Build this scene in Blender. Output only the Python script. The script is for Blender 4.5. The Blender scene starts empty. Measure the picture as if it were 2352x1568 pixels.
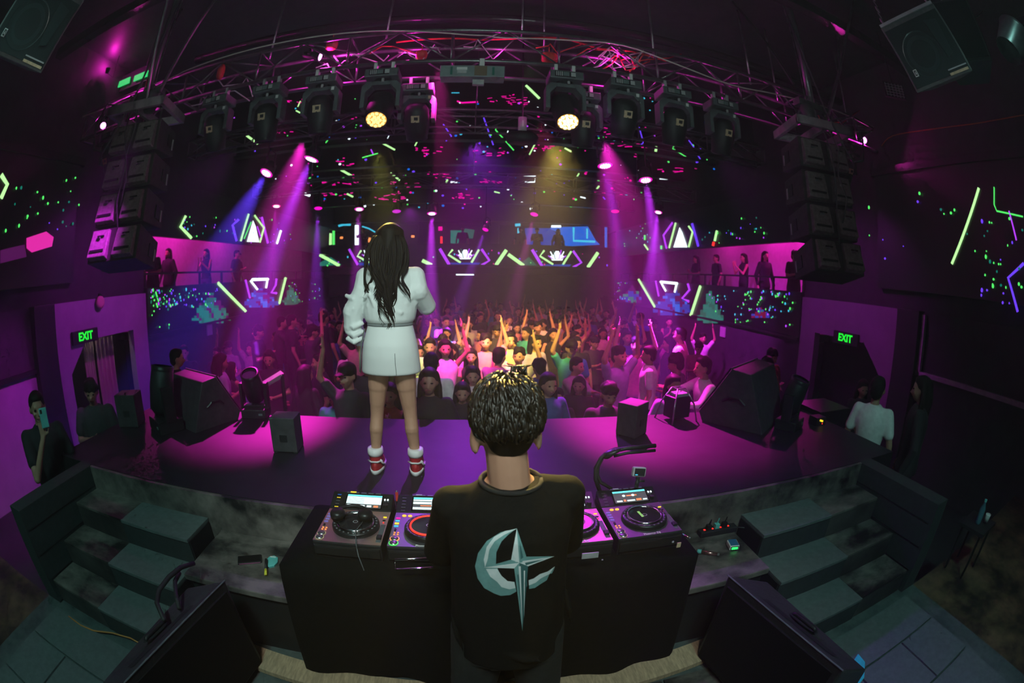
import bpy, bmesh, math, random
from math import sin, cos, pi, radians, sqrt
from mathutils import Vector, Matrix, Euler
R = random.Random(7)
SC = bpy.context.scene
COL = SC.collection
# ---------------------------------------------------------------- camera: a 15.8 mm fisheye held 1.24 m above the stage
FPX, CPX, CPY = 1030.0, 1176.0, 784.0
CAMZ = 1.24
PIT, YAW, ROL = radians(8.3), radians(5.3), radians(.95)
_f = Vector((sin(YAW)*cos(PIT), cos(YAW)*cos(PIT), -sin(PIT)))
_r0 = Vector((cos(YAW), -sin(YAW), 0)); _u0 = _r0.cross(_f)
_r = _r0*cos(ROL)+_u0*sin(ROL); _u = _u0*cos(ROL)-_r0*sin(ROL)
cd = bpy.data.cameras.new('camera'); cam = bpy.data.objects.new('camera', cd); COL.objects.link(cam)
cam.matrix_world = Matrix(((_r.x, _u.x, -_f.x, 0), (_r.y, _u.y, -_f.y, 0), (_r.z, _u.z, -_f.z, CAMZ), (0, 0, 0, 1)))
cd.type = 'PANO'; cd.sensor_width = 36; cd.sensor_fit = 'HORIZONTAL'; cd.lens = 15.77
cd.panorama_type = 'FISHEYE_EQUISOLID'
cd.fisheye_lens = FPX*36/2352; cd.fisheye_fov = radians(200)
cd.dof.use_dof = True; cd.dof.focus_distance = 1.9; cd.dof.aperture_fstop = 2.8
cd.clip_start = .02
SC.camera = cam
SC.view_settings.view_transform = 'Standard'; SC.view_settings.look = 'None'
SC.view_settings.gamma = 1; SC.view_settings.use_curve_mapping = False
SC.view_settings.exposure = 0.0
cy = SC.cycles
cy.max_bounces = 4; cy.diffuse_bounces = 2; cy.glossy_bounces = 3; cy.volume_bounces = 0; cy.transmission_bounces = 3
cy.use_denoising = True; cy.use_adaptive_sampling = True; cy.adaptive_threshold = .06; cy.adaptive_min_samples = 12; cy.caustics_reflective = False; cy.caustics_refractive = False; cy.sample_clamp_indirect = 4
def ray(px, py):
    a, b = px-CPX, CPY-py; q = math.hypot(a, b)
    if q < 1e-6: return _f.copy()
    th = 2*math.asin(q/(2*FPX)); s = sin(th)
    return _r*(a/q*s)+_u*(b/q*s)+_f*cos(th)
def at(px, py, x=None, y=None, z=None, d=None):     # where the line of sight through a photograph point meets a plane of the room
    v = ray(px, py)
    t = x/v.x if x is not None else y/v.y if y is not None else (z-CAMZ)/v.z if z is not None else d
    return Vector((0, 0, CAMZ))+v*t
# ---------------------------------------------------------------- world: black night, thin stage haze in the whole room
w = bpy.data.worlds.new('world'); SC.world = w; w.use_nodes = True
nt = w.node_tree; nt.nodes['Background'].inputs[0].default_value = (.2, .6, .55, 1); nt.nodes['Background'].inputs[1].default_value = .0
HAZE = .0095
vs = nt.nodes.new('ShaderNodeVolumeScatter'); vs.inputs['Color'].default_value = (.9, .9, .9, 1); vs.inputs['Density'].default_value = HAZE; vs.inputs['Anisotropy'].default_value = .35
nt.links.new(vs.outputs[0], nt.nodes['World Output'].inputs['Volume'])
MAG, PUR, BLU, YEL = (1, .02, .62), (.42, .03, 1), (.06, .05, 1), (1, .72, .16)
def aim(o, loc, tgt):
    o.location = loc; o.rotation_euler = (Vector(tgt)-Vector(loc)).to_track_quat('-Z', 'Y').to_euler()
def spot(loc, tgt, col, W, ang=30, blend=.6, rad=.05, name='spot_light'):
    l = bpy.data.lights.new(name, 'SPOT'); l.energy = W; l.color = col; l.spot_size = radians(ang); l.spot_blend = blend; l.shadow_soft_size = rad
    o = bpy.data.objects.new(name, l); COL.objects.link(o); aim(o, loc, tgt); return o
def area(loc, tgt, col, W, sx, sy, name='area_light'):
    l = bpy.data.lights.new(name, 'AREA'); l.energy = W; l.color = col; l.shape = 'RECTANGLE'; l.size = sx; l.size_y = sy
    o = bpy.data.objects.new(name, l); COL.objects.link(o); aim(o, loc, tgt); return o
def point(loc, col, W, rad=.05):
    l = bpy.data.lights.new('point_light', 'POINT'); l.energy = W; l.color = col; l.shadow_soft_size = rad
    o = bpy.data.objects.new('point_light', l); COL.objects.link(o); o.location = loc; return o
# cool white work lights above and behind the camera, then added fill spots
KEY = (.78, 1, .95)
spot((.5, -1.9, 4.3), (-.35, 2.5, .75), KEY, 520, 34, .9, .25, 'booth_or_fill_light')
spot((-.3, -1.6, 4.4), (0, 1.1, .6), (1, .98, .95), 270, 44, .9, .3, 'booth_or_fill_light')
spot((-1.0, -1.5, 4.5), (-2.4, 1.4, -.5), (.45, 1, .9), 330, 60, .9, .3, 'booth_or_fill_light')
spot((1.0, -1.5, 4.5), (2.4, 1.3, -.5), (.45, 1, .9), 330, 60, .9, .3, 'booth_or_fill_light')
spot((0, -1.0, 1.6), (0, 4.2, 3.3), (.70, 1, .93), 210, 84, .9, .3, 'booth_or_fill_light')  # added fill from camera height to lift the truss fixtures
spot((-.5, -1.2, 2.2), (-3.5, 3.5, 2.2), (1, .95, .88), 38, 34, .9, .2, 'booth_or_fill_light')  # pair of added spots that brighten the line arrays
spot((.5, -1.2, 2.2), (3.5, 3.5, 2.2), (1, .93, .95), 30, 34, .9, .2, 'booth_or_fill_light')
spot((0, -.8, .6), (2.45, 1.2, 2.9), (.5, 1, .95), 34, 26, .9, .1, 'booth_or_fill_light')  # low fill pair added for the hung speakers
spot((0, -.8, .6), (-2.3, 1.2, 2.8), (.5, 1, .95), 30, 26, .9, .1, 'booth_or_fill_light')
# amber lamps on the main truss, thrown back on to the performers and down into the haze
spot((-.96, 3.9, 2.5), (-.45, 2.55, 1.55), YEL, 330, 20, .7, .08, 'amber_lamp')
spot((.80, 3.9, 2.5), (.10, 1.05, .95), YEL, 1700, 14, .7, .08, 'amber_lamp')
spot((.76, 4.05, 2.50), (.66, 9.5, -1.4), (1, .82, .08), 1900, 42, .9, .05, 'amber_lamp')
spot((-.93, 4.05, 2.50), (-.95, 9.0, -1.4), (.7, .9, .08), 1200, 30, .9, .05, 'amber_lamp')
spot((-.9, 4.2, 3.35), (0, 1.8, .15), (1, .05, .7), 1300, 30, .6, .1, 'added_deck_light')  # two coloured spots added to tint the player tops
spot((1.3, 4.2, 3.35), (.75, 1.75, .15), (.75, .05, 1), 420, 18, .6, .1, 'added_deck_light')
# magenta from hall side on to the stage lip, and from the truss on to the crowd
spot((1.9, 6.2, 3.3), (1.8, 3.8, -.2), MAG, 5200, 34, .8, .06, 'stage_lip_light')
spot((-2.6, 6.2, 3.3), (-2.1, 3.8, -.2), MAG, 6500, 30, .8, .06, 'stage_lip_light')
spot((0, 8.5, 3.9), (.5, 3.0, 0), PUR, 1600, 36, 1., .06, 'stage_lip_light')
spot((-.4, 4.3, 3.5), (-.35, 6.6, -.2), (1, .02, .5), 3200, 36, .9, .05, 'crowd_light')
spot((2.2, 4.3, 3.5), (2.3, 6.2, -.2), (1, .03, .6), 420, 50, .9, .05, 'crowd_light')
spot((-2.2, 4.3, 3.5), (-2.9, 6.4, -.2), (1, .03, .55), 420, 50, .9, .05, 'crowd_light')
spot((.9, 5.6, 3.4), (.8, 9.5, -.4), (1, .03, .22), 900, 60, .9, .05, 'crowd_light')
spot((0, 11, 3.6), (0, 8.0, -1), (1, .02, .45), 260, 90, 1., .05, 'crowd_light')
spot((-2, 14, 3.4), (-1, 10, -1), (.7, .03, 1), 300, 90, 1., .05, 'crowd_light')
# washes on the side walls and galleries
spot((-2.8, 2.9, 2.6), (-6, 2.3, -.6), (.85, .03, 1), 330, 52, .7, .1, 'wall_wash')
spot((-3.4, 5.6, 3.2), (-6, 5.2, .8), (.8, .03, 1), 220, 70, .9, .1, 'wall_wash')
spot((3.4, 5.6, 3.2), (6, 5.2, .8), (.8, .04, .95), 170, 70, .9, .1, 'wall_wash')
spot((3.2, 7.0, 2.4), (6, 9.5, -.2), (.8, .03, .95), 1100, 74, .9, .1, 'wall_wash')
spot((-3.6, 7.0, 2.4), (-6, 8.5, -.2), (.28, .05, 1), 110, 70, .9, .1, 'wall_wash')
for _s in (-1, 1):
    for _y, _W in ((8.0, 130), (10.0, 55), (12.5, 40)): point((_s*7.3, _y, 2.9), (1, .02, .6), _W, .1)
# ---------------------------------------------------------------- materials
MATS = {}
def mat(name, c, rough=.6, metal=0., emit=0., ecol=None, noise=0., nscale=8., spec=.5, bump=0., c2=None, stretch=None, coat=0.):
    if name in MATS: return MATS[name]
    m = bpy.data.materials.new(name); m.use_nodes = True; n = m.node_tree; b = n.nodes['Principled BSDF']
    b.inputs['Base Color'].default_value = (*c, 1); b.inputs['Roughness'].default_value = rough; b.inputs['Metallic'].default_value = metal
    b.inputs['Specular IOR Level'].default_value = spec; b.inputs['Coat Weight'].default_value = coat
    if emit:
        b.inputs['Emission Color'].default_value = (*(ecol or c), 1); b.inputs['Emission Strength'].default_value = emit
    if noise or c2 or bump:
        tc = n.nodes.new('ShaderNodeTexCoord'); mp = n.nodes.new('ShaderNodeMapping'); n.links.new(tc.outputs['Object'], mp.inputs[0])
        if stretch: mp.inputs['Scale'].default_value = stretch
        nz = n.nodes.new('ShaderNodeTexNoise'); nz.inputs['Scale'].default_value = nscale; nz.inputs['Detail'].default_value = 6; nz.inputs['Roughness'].default_value = .65
        n.links.new(mp.outputs[0], nz.inputs[0])
        if noise or c2:
            rp = n.nodes.new('ShaderNodeValToRGB'); rp.color_ramp.elements[0].position = .38; rp.color_ramp.elements[1].position = .66
            k = c2 or tuple(min(1, q*(1+noise)) for q in c); j = c if c2 else tuple(q*(1-noise*.6) for q in c)
            rp.color_ramp.elements[0].color = (*j, 1); rp.color_ramp.elements[1].color = (*k, 1)
            n.links.new(nz.outputs[0], rp.inputs[0]); n.links.new(rp.outputs[0], b.inputs['Base Color'])
        if bump:
            bp = n.nodes.new('ShaderNodeBump'); bp.inputs['Strength'].default_value = bump; bp.inputs['Distance'].default_value = .02
            n.links.new(nz.outputs[0], bp.inputs['Height']); n.links.new(bp.outputs[0], b.inputs['Normal'])
    MATS[name] = m; return m
BLK = mat('black_paint', (.012, .013, .014), .55, noise=.3, nscale=5)
BLKM = mat('black_metal', (.02, .021, .022), .38, .3, noise=.3, nscale=6)
STEEL = mat('steel', (.42, .44, .45), .32, .9, noise=.2, nscale=20)
CHR = mat('chrome', (.85, .87, .88), .12, 1., noise=.05)
GREY = mat('grey_plastic', (.1, .115, .12), .5, noise=.25, nscale=9)
LGREY = mat('light_grey', (.45, .46, .46), .5, noise=.2, nscale=9)
WHT = mat('white_plastic', (.8, .8, .78), .45, noise=.05)
TAN = mat('tan_label', (.62, .45, .28), .5, noise=.3, nscale=40)
REDM = mat('red_sleeve', (.62, .05, .04), .6, noise=.25, nscale=12)
RUB = mat('rubber', (.012, .012, .012), .7, noise=.3)
TEALP = mat('teal_plastic', (.12, .5, .47), .5, noise=.1)
def em(name, c, s): return mat(name, (.02, .02, .02), .6, emit=s, ecol=c)
E_GRN = em('neon_green', (.10, 1, .16), 1.0); E_GRNC = em('neon_green_core', (.50, 1, .36), 1.25)
E_VIO = em('neon_violet', (.16, .05, 1), 1.1); E_PUR = em('neon_purple', (.5, .05, 1), 1.1)
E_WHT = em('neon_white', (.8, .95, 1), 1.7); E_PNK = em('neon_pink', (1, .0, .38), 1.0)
E_CYN = em('neon_cyan', (.05, .6, .85), 1.); E_BLU = em('screen_blue', (.0, .16, .85), .8); E_TEAL = em('screen_teal', (.0, .28, .19), .6)
E_RED = em('neon_red', (1, .03, .02), 1.2); E_EXIT = em('exit_green', (.01, 1, .04), 1.0); E_ORG = em('neon_orange', (1, .30, .08), 1.4)
E_DGRN = em('screen_green', (.01, .3, .17), .35); E_DPUR = em('screen_dim_purple', (.3, .02, .3), .25); E_DBLU = em('screen_dim_blue', (.01, .06, .5), .7)
E_YEL = em('neon_yellow', (1, .75, .02), 1.2)
# ---------------------------------------------------------------- mesh builder
class MB:
    def __init__(s): s.v = []; s.f = []; s.m = []; s.mi = 0
    def add(s, vs, fs):
        o = len(s.v); s.v += [tuple(q) for q in vs]; s.f += [tuple(i+o for i in q) for q in fs]; s.m += [s.mi]*len(fs); return s
    def box(s, c, d, M=None, top=1.):        # centre, full sizes; top scales the upper face
        x, y, z = d[0]/2, d[1]/2, d[2]/2; c = Vector(c)
        vs = [Vector((a*x*(top if e > 0 else 1), b*y*(top if e > 0 else 1), e*z)) for e in (-1, 1) for a, b in ((-1, -1), (1, -1), (1, 1), (-1, 1))]
        vs = [(M @ q if M else q)+c for q in vs]
        return s.add(vs, [(3, 2, 1, 0), (4, 5, 6, 7), (0, 1, 5, 4), (1, 2, 6, 5), (2, 3, 7, 6), (3, 0, 4, 7)])
    def hexa(s, p):                          # 8 corners: bottom 4 (counter-clockwise), top 4
        return s.add(p, [(3, 2, 1, 0), (4, 5, 6, 7), (0, 1, 5, 4), (1, 2, 6, 5), (2, 3, 7, 6), (3, 0, 4, 7)])
    def prism(s, poly, n, t):                # planar polygon (3-D points) pushed by n*t
        n = Vector(n).normalized()*t; k = len(poly); a = [Vector(q) for q in poly]
        return s.add(a+[q+n for q in a], [tuple(range(k))[::-1], tuple(range(k, 2*k))]+[(i, (i+1) % k, (i+1) % k+k, i+k) for i in range(k)])
    def tube(s, pts, r, n=6, close=False):
        pts = [Vector(q) for q in pts]; k = len(pts); rr = r if isinstance(r, (list, tuple)) else [r]*k
        up = None; rings = []
        for i, q in enumerate(pts):
            d = (pts[min(i+1, k-1)]-pts[max(i-1, 0)])
            d = d.normalized() if d.length > 1e-9 else Vector((0, 0, 1))
            if up is None: up = Vector((0, 0, 1)) if abs(d.z) < .9 else Vector((1, 0, 0))
            a = d.cross(up);
            if a.length < 1e-4: a = d.cross(Vector((0, 1, 0)))
            a.normalize(); b = a.cross(d).normalized(); up = b
            rings.append([q+a*(rr[i]*cos(2*pi*j/n))+b*(rr[i]*sin(2*pi*j/n)) for j in range(n)])
        vs = [v for g in rings for v in g]; fs = []
        for i in range(k-1):
            for j in range(n): fs.append((i*n+j, i*n+(j+1) % n, (i+1)*n+(j+1) % n, (i+1)*n+j))
        fs.append(tuple(range(n))[::-1]); fs.append(tuple(range((k-1)*n, k*n)))
        return s.add(vs, fs)
    def cap(s, p0, p1, r0, r1, n=12):        # capsule with round ends
        p0, p1 = Vector(p0), Vector(p1); d = (p1-p0); d = d.normalized() if d.length > 1e-6 else Vector((0, 0, 1))
        pts = []; rr = []
        for a in (-80, -50, -20): pts.append(p0+d*(r0*sin(radians(a)))); rr.append(r0*cos(radians(a)))
        for a in (20, 50, 80): pts.append(p1+d*(r1*sin(radians(a)))); rr.append(r1*cos(radians(a)))
        return s.tube(pts, rr, n)
    def chain(s, pts, rr, n=12):
        for i in range(len(pts)-1): s.cap(pts[i], pts[i+1], rr[i], rr[i+1], n)
        return s
    def ell(s, c, r, M=None, nu=14, nv=9):
        vs = []; fs = []; c = Vector(c)
        for i in range(nv+1):
            a = -pi/2+pi*i/nv; a = max(-pi/2+.04, min(pi/2-.04, a))
            for j in range(nu):
                q = Vector((r[0]*cos(a)*cos(2*pi*j/nu), r[1]*cos(a)*sin(2*pi*j/nu), r[2]*sin(a))); vs.append((M @ q if M else q)+c)
        for i in range(nv):
            for j in range(nu): fs.append((i*nu+j, i*nu+(j+1) % nu, (i+1)*nu+(j+1) % nu, (i+1)*nu+j))
        fs.append(tuple(range(nu))[::-1]); fs.append(tuple(range(nv*nu, (nv+1)*nu)))
        return s.add(vs, fs)
    def loft(s, rings, n=20):                # rings of (centre, rx, ry) or (centre, rx, ry, tilt matrix)
        vs = []; fs = []
        for g in rings:
            c = Vector(g[0]); M = g[3] if len(g) > 3 else None
            for j in range(n):
                q = Vector((g[1]*cos(2*pi*j/n), g[2]*sin(2*pi*j/n), 0)); vs.append((M @ q if M else q)+c)
        k = len(rings)
        for i in range(k-1):
            for j in range(n): fs.append((i*n+j, i*n+(j+1) % n, (i+1)*n+(j+1) % n, (i+1)*n+j))
        fs.append(tuple(range(n))[::-1]); fs.append(tuple(range((k-1)*n, k*n)))
        return s.add(vs, fs)
    def lathe(s, prof, c=(0, 0, 0), M=None, n=24):   # profile of (radius, height) about z
        vs = []; fs = []; c = Vector(c)
        for r, h in prof:
            for j in range(n):
                q = Vector((max(r, 1e-4)*cos(2*pi*j/n), max(r, 1e-4)*sin(2*pi*j/n), h)); vs.append((M @ q if M else q)+c)
        for i in range(len(prof)-1):
            for j in range(n): fs.append((i*n+j, i*n+(j+1) % n, (i+1)*n+(j+1) % n, (i+1)*n+j))
        return s.add(vs, fs)
    def mesh(s, name, mats, smooth=False):
        me = bpy.data.meshes.new(name); me.from_pydata(s.v, [], s.f); me.update()
        for m in (mats if isinstance(mats, (list, tuple)) else [mats]): me.materials.append(m)
        for i, p in enumerate(me.polygons): p.material_index = s.m[i]; p.use_smooth = smooth
        return me
    def build(s, name, mats, parent=None, smooth=False, bevel=0., loc=None):
        o = bpy.data.objects.new(name, s.mesh(name, mats, smooth)); COL.objects.link(o)
        if parent: o.parent = parent
        if loc is not None: o.location = loc
        if bevel:
            b = o.modifiers.new('bevel', 'BEVEL'); b.width = bevel; b.segments = 2; b.limit_method = 'ANGLE'; b.angle_limit = radians(40)
        return o
def thing(name, label, cat, loc=(0, 0, 0), rz=0, group=None, rot=None):
    o = bpy.data.objects.new(name, None); COL.objects.link(o); o.empty_display_size = .1
    o.location = loc; o.rotation_euler = rot or (0, 0, rz); return tag(o, label, cat, group)
def tag(o, label, cat, group=None, kind=None):
    if label: o['label'] = label
    if cat: o['category'] = cat
    if group: o['group'] = group
    if kind: o['kind'] = kind
    return o
def struct(o, label=None): o['kind'] = 'structure'; o['label'] = label or o.name.replace('_', ' '); return o
def dup(o, parent=None):
    c = o.copy(); COL.objects.link(c); c.parent = parent
    for ch in o.children: dup(ch, c)
    return c
def rotz(a): return Matrix.Rotation(a, 3, 'Z')
def rotx(a): return Matrix.Rotation(a, 3, 'X')
def roty(a): return Matrix.Rotation(a, 3, 'Y')
def wr(px): return px
def text_mesh(txt, size, depth, name, m, parent, loc, rot, bold=False):
    cu = bpy.data.curves.new(name, 'FONT'); cu.body = txt; cu.size = size; cu.extrude = depth; cu.align_x = 'CENTER'; cu.align_y = 'CENTER'
    if bold: cu.offset = size*.03
    t = bpy.data.objects.new(name, cu); COL.objects.link(t)
    dg = bpy.context.evaluated_depsgraph_get(); me = bpy.data.meshes.new_from_object(t.evaluated_get(dg)); bpy.data.objects.remove(t)
    me.materials.clear(); me.materials.append(m)
    o = bpy.data.objects.new(name, me); COL.objects.link(o); o.parent = parent; o.location = loc; o.rotation_euler = rot; return o
# ================================================================ SETTING
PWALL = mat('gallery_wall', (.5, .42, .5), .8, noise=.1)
WALL = mat('dark_wall', (.035, .031, .037), .8, noise=.25, nscale=3, bump=.1)
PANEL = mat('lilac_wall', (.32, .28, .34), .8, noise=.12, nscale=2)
FLOORH = mat('hall_floor', (.03, .03, .032), .5, noise=.4, nscale=2)
STG = mat('stage_vinyl', (.018, .014, .020), .5, spec=.2, noise=.35, nscale=2.2, bump=.08)
MARB = mat('worn_black_marble', (.010, .011, .011), .42, c2=(.20, .175, .155), nscale=3.2, stretch=(1, 1.6, 1), bump=.05)
BROWN = mat('brown_marble', (.02, .016, .012), .45, c2=(.16, .10, .055), nscale=3.5)
TREAD = mat('green_grey_board', (.105, .13, .128), .7, noise=.18, nscale=22)
TREADD = mat('dark_board', (.024, .033, .033), .75, noise=.2, nscale=20)
PLY = mat('plywood_edge', (.42, .30, .19), .7, noise=.3, nscale=14, stretch=(6, 1, 1))
XS, YF, YP = 3.45, 3.74, 2.11          # stage half width, front edge, pit edge
ZD, ZH, ZC = -.72, -1.45, 5.05         # booth floor, hall floor, ceiling
XP = 2.92
def sbox(name, lo, hi, m, bevel=0, parent=None):
    b = MB(); lo, hi = Vector(lo), Vector(hi); b.box((lo+hi)/2, hi-lo)
    o = b.build(name, m, parent, bevel=bevel)
    return o if parent else struct(o)
f = sbox('floor', (-9, 1.2, ZH-.1), (9, 21, ZH), FLOORH); f['label'] = 'dark club floor under the dancing crowd'
sbox('ceiling', (-9, -3.2, ZC), (9, 21, ZC+.1), mat('black_ceiling', (.028, .025, .03), .55, noise=.3))
sbox('wall_back', (-9, 20.4, ZH), (9, 20.6, ZC), WALL)
sbox('wall_behind_booth', (-9, -3.3, ZH), (9, -3.1, ZC), WALL)
st = sbox('stage_floor', (-XS, YP, -.14), (XS, YF, 0), STG); st['label'] = 'black vinyl stage floor with magenta light along its front edge'
sbox('stage_front', (-XS+.03, YP+.03, ZH), (XS-.03, YF-.03, -.14), BLK)
for s, n in ((-1, 'left'), (1, 'right')):
    sbox('stage_wing_%s' % n, (min(s*XP, s*3.08), 1.2, ZH), (max(s*XP, s*3.08), YP, 0), TREADD)
    sbox('stage_wing_%s_outer' % n, (min(s*3.08, s*XS), YP-.0, ZH), (max(s*3.08, s*XS), YP+.02, -.001), BLK)
bf = sbox('booth_floor', (-3.08, -3.1, ZD-.1), (3.08, YP, ZD), mat('booth_tile', (.05, .07, .07), .6, c2=(.10, .12, .115), nscale=9)); bf['label'] = 'booth floor behind the decks'
sbox('side_floor_left', (-9, -3.1, ZD-.1), (-3.08, 1.2, ZD-.004), BROWN)
sbox('side_floor_right', (3.08, -3.1, ZD-.1), (9, 1.2, ZD-.004), BROWN)
# --- booth pit: marble riser below the stage edge, tile floor plates, steps
rw = sbox('pit_riser', (-XP, YP-.03, ZD), (XP, YP, -.003), MARB); rw['label'] = 'scuffed marble riser under the stage edge'
for s, n in ((-1, 'left'), (1, 'right')):
    sbox('pit_wall_%s' % n, (min(s*(XP-.012), s*XP), 1.2, ZD), (max(s*(XP-.012), s*XP), YP-.03, .0), TREADD)
    k = MB();
    for i in range(1, 4): k.box((s*(XP-.014), 1.655, ZD+i*.19), (.006, .85, .004))
    o = k.build('trim_%s' % n, BLK); struct(o, 'thin joint lines in the boarded %s pit wall' % n)
def steps(s, side):
    t = thing('staircase', 'three-step %s stairs from the booth floor up to the stage, marble and grey-green boards' % side, 'stairs', (0, 0, 0))
    xo, xi = 2.9*s, 1.68*s
    xm = 2.32*s
    for i, (z, y1) in enumerate(((-.18, YP-.03), (-.36, 1.80), (-.54, 1.52))):
        y0 = y1-.28; e = .012*(i % 2)
        lo = min(xo, xm); hi = max(xo, xm)
        b = MB().box(((lo+hi)/2, (y0+y1)/2, z-.01), (hi-lo, y1-y0, .02)); b.build('marble_tread', MARB, t, bevel=.003)
        b = MB().box(((lo+hi)/2, y0+.012, (z-.02+ZD)/2), (hi-lo, .02, z-.02-ZD)); b.build('marble_riser', mat('dark_marble', (.015, .016, .016), .5, c2=(.07, .065, .06), nscale=3), t)
        lo = min(xi+s*e, xm); hi = max(xi+s*e, xm)
        b = MB().box(((lo+hi)/2, (y0+y1)/2-.006, z-.008), (hi-lo-.008, y1-y0+.012, .024)); b.build('board_tread', TREAD, t, bevel=.003)
        b = MB().box(((lo+hi)/2, y0+.005, (z-.02+ZD)/2), (hi-lo-.008, .02, z-.02-ZD)); b.build('board_riser', TREADD, t)
        b = MB().box((xi+s*e+s*.006, (y0+y1)/2, (z-.02+ZD)/2), (.014, y1-y0-.02, z-.02-ZD)); b.build('side_board', BLK, t)
steps(-1, 'left'); steps(1, 'right')
# booth floor plates (cut boards with joints)
for s, n in ((-1, 'left'), (1, 'right')):
    k = 0
    for (x0, x1, y0, y1) in ((2.0, 2.88, .80, 1.14), (2.0, 2.45, .36, .79), (2.46, 2.88, .36, .79), (1.45, 1.99, .05, .60), (2.0, 2.88, -.3, .35), (1.5, 1.99, .61, .9)):
        a = s*x0; b_ = s*x1
        o = sbox('floor_plate', (min(a, b_)+.003, y0+.003, ZD), (max(a, b_)-.003, y1-.003, ZD+.022), TREAD, parent=bf)
for x in [i*.62-.93 for i in range(4)]:
    for y in (.1, .72): sbox('floor_plate', (x+.004, y, ZD), (x+.61, y+.6, ZD+.012), MARB, parent=bf)
# ledge around the deck table
lg = thing('booth_ledge', 'low scuffed black marble ledge on both sides of the deck table', 'platform')
for s in (-1, 1):
    b = MB().box((s*1.25, 1.82, -.27), (.70, .52, .04)); b.build('slab', MARB, lg, bevel=.006)
    b = MB().box((s*1.25, 1.83, -.505), (.66, .48, .43)); b.build('base', BLK, lg)
# curved plywood lip under the table
b = MB(); N = 16
for i in range(N):
    a0, a1 = -1+2*i/N, -1+2*(i+1)/N
    q = lambda a, o: (a*1.45, 1.40-.0*a-.12*(1-a*a)+o, 0)
    p = [Vector(q(a0, 0)), Vector(q(a1, 0)), Vector(q(a1, .16)), Vector(q(a0, .16))]
    b.hexa([v+Vector((0, 0, ZD+.013)) for v in p]+[v+Vector((0, 0, ZD+.05)) for v in p])
o = b.build('floor_edging', PLY); tag(o, 'curved bare plywood strip on the floor below the deck table', 'edging')
# --- hall side walls
for s, n in ((-1, 'left'), (1, 'right')):
    sbox('wall_%s' % n, (min(s*6, s*6.2), 6.45, ZH), (max(s*6, s*6.2), 20.4, .36), WALL)
    sbox('wall_%s_upper' % n, (min(s*6, s*6.2), 6.45, 3.3), (max(s*6, s*6.2), 20.4, ZC), WALL)
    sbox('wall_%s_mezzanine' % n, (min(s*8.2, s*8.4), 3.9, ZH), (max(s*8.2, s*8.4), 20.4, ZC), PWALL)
    sbox('mezzanine_%s' % n, (min(s*6.2, s*8.2), 6.45, .30), (max(s*6.2, s*8.2), 20.4, .45), BLK)
    # exit wall (lilac) with a chamfered door opening, beside the stage
    y0, y1, zt = 3.95, 6.45, 1.15
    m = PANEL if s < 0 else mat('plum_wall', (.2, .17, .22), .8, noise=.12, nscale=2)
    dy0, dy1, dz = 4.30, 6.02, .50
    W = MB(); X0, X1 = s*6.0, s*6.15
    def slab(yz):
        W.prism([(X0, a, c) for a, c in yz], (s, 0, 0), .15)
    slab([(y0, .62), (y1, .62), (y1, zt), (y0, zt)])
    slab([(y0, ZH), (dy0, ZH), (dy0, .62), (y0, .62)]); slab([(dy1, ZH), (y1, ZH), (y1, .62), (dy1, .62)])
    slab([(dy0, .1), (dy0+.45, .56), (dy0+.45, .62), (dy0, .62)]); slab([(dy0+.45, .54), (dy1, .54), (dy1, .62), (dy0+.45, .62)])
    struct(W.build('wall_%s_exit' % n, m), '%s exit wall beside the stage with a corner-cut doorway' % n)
    sbox('wall_%s_corridor' % n, (min(s*6.9, s*7.0), 3.9, ZH), (max(s*6.9, s*7.0), 6.6, 1.15), BLK)
    sbox('wall_%s_exit_upper' % n, (min(s*6.05, s*6.2), -3.1, 1.15), (max(s*6.05, s*6.2), 6.45, ZC), WALL)
    sbox('column_%s' % n, (min(s*5.86, s*6.1), 3.50, ZH), (max(s*5.86, s*6.1), 3.95, 1.16), BLK, .01)
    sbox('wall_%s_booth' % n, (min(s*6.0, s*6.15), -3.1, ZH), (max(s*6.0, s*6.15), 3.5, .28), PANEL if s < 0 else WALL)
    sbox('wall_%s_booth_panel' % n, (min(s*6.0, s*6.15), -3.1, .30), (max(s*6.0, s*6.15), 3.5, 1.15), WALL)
    sbox('trim_%s_rail' % n, (min(s*5.93, s*6.0), -3.0, .28), (max(s*5.93, s*6.0), 3.5, .34), LGREY if s > 0 else BLKM)
    sbox('baseboard_%s' % n, (min(s*5.96, s*6.0), -3.0, ZH), (max(s*5.96, s*6.0), 3.5, ZH+.12), BLKM)
sbox('trim_right_upright', (5.93, 3.42, .28), (6.0, 3.48, 1.12), LGREY)
sbox('floor_side_left', (-6, 1.2, ZH), (-XS, 3.74, -1.25), FLOORH); sbox('floor_side_right', (XS, 1.2, ZH), (6, 3.74, -1.25), FLOORH)
sbox('floor_side_left_inner', (-XS, 1.2, ZH), (-3.08, YP, -1.25), FLOORH); sbox('floor_side_right_inner', (3.08, 1.2, ZH), (XS, YP, -1.25), FLOORH)
# under-balcony of the rear
sbox('rear_balcony', (-6.0, 18.05, 1.35), (6.0, 20.4, 1.68), BLK)
sbox('wall_rear_upper', (-6.0, 18.6, 3.55), (6.0, 18.8, ZC), BLK)
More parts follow.
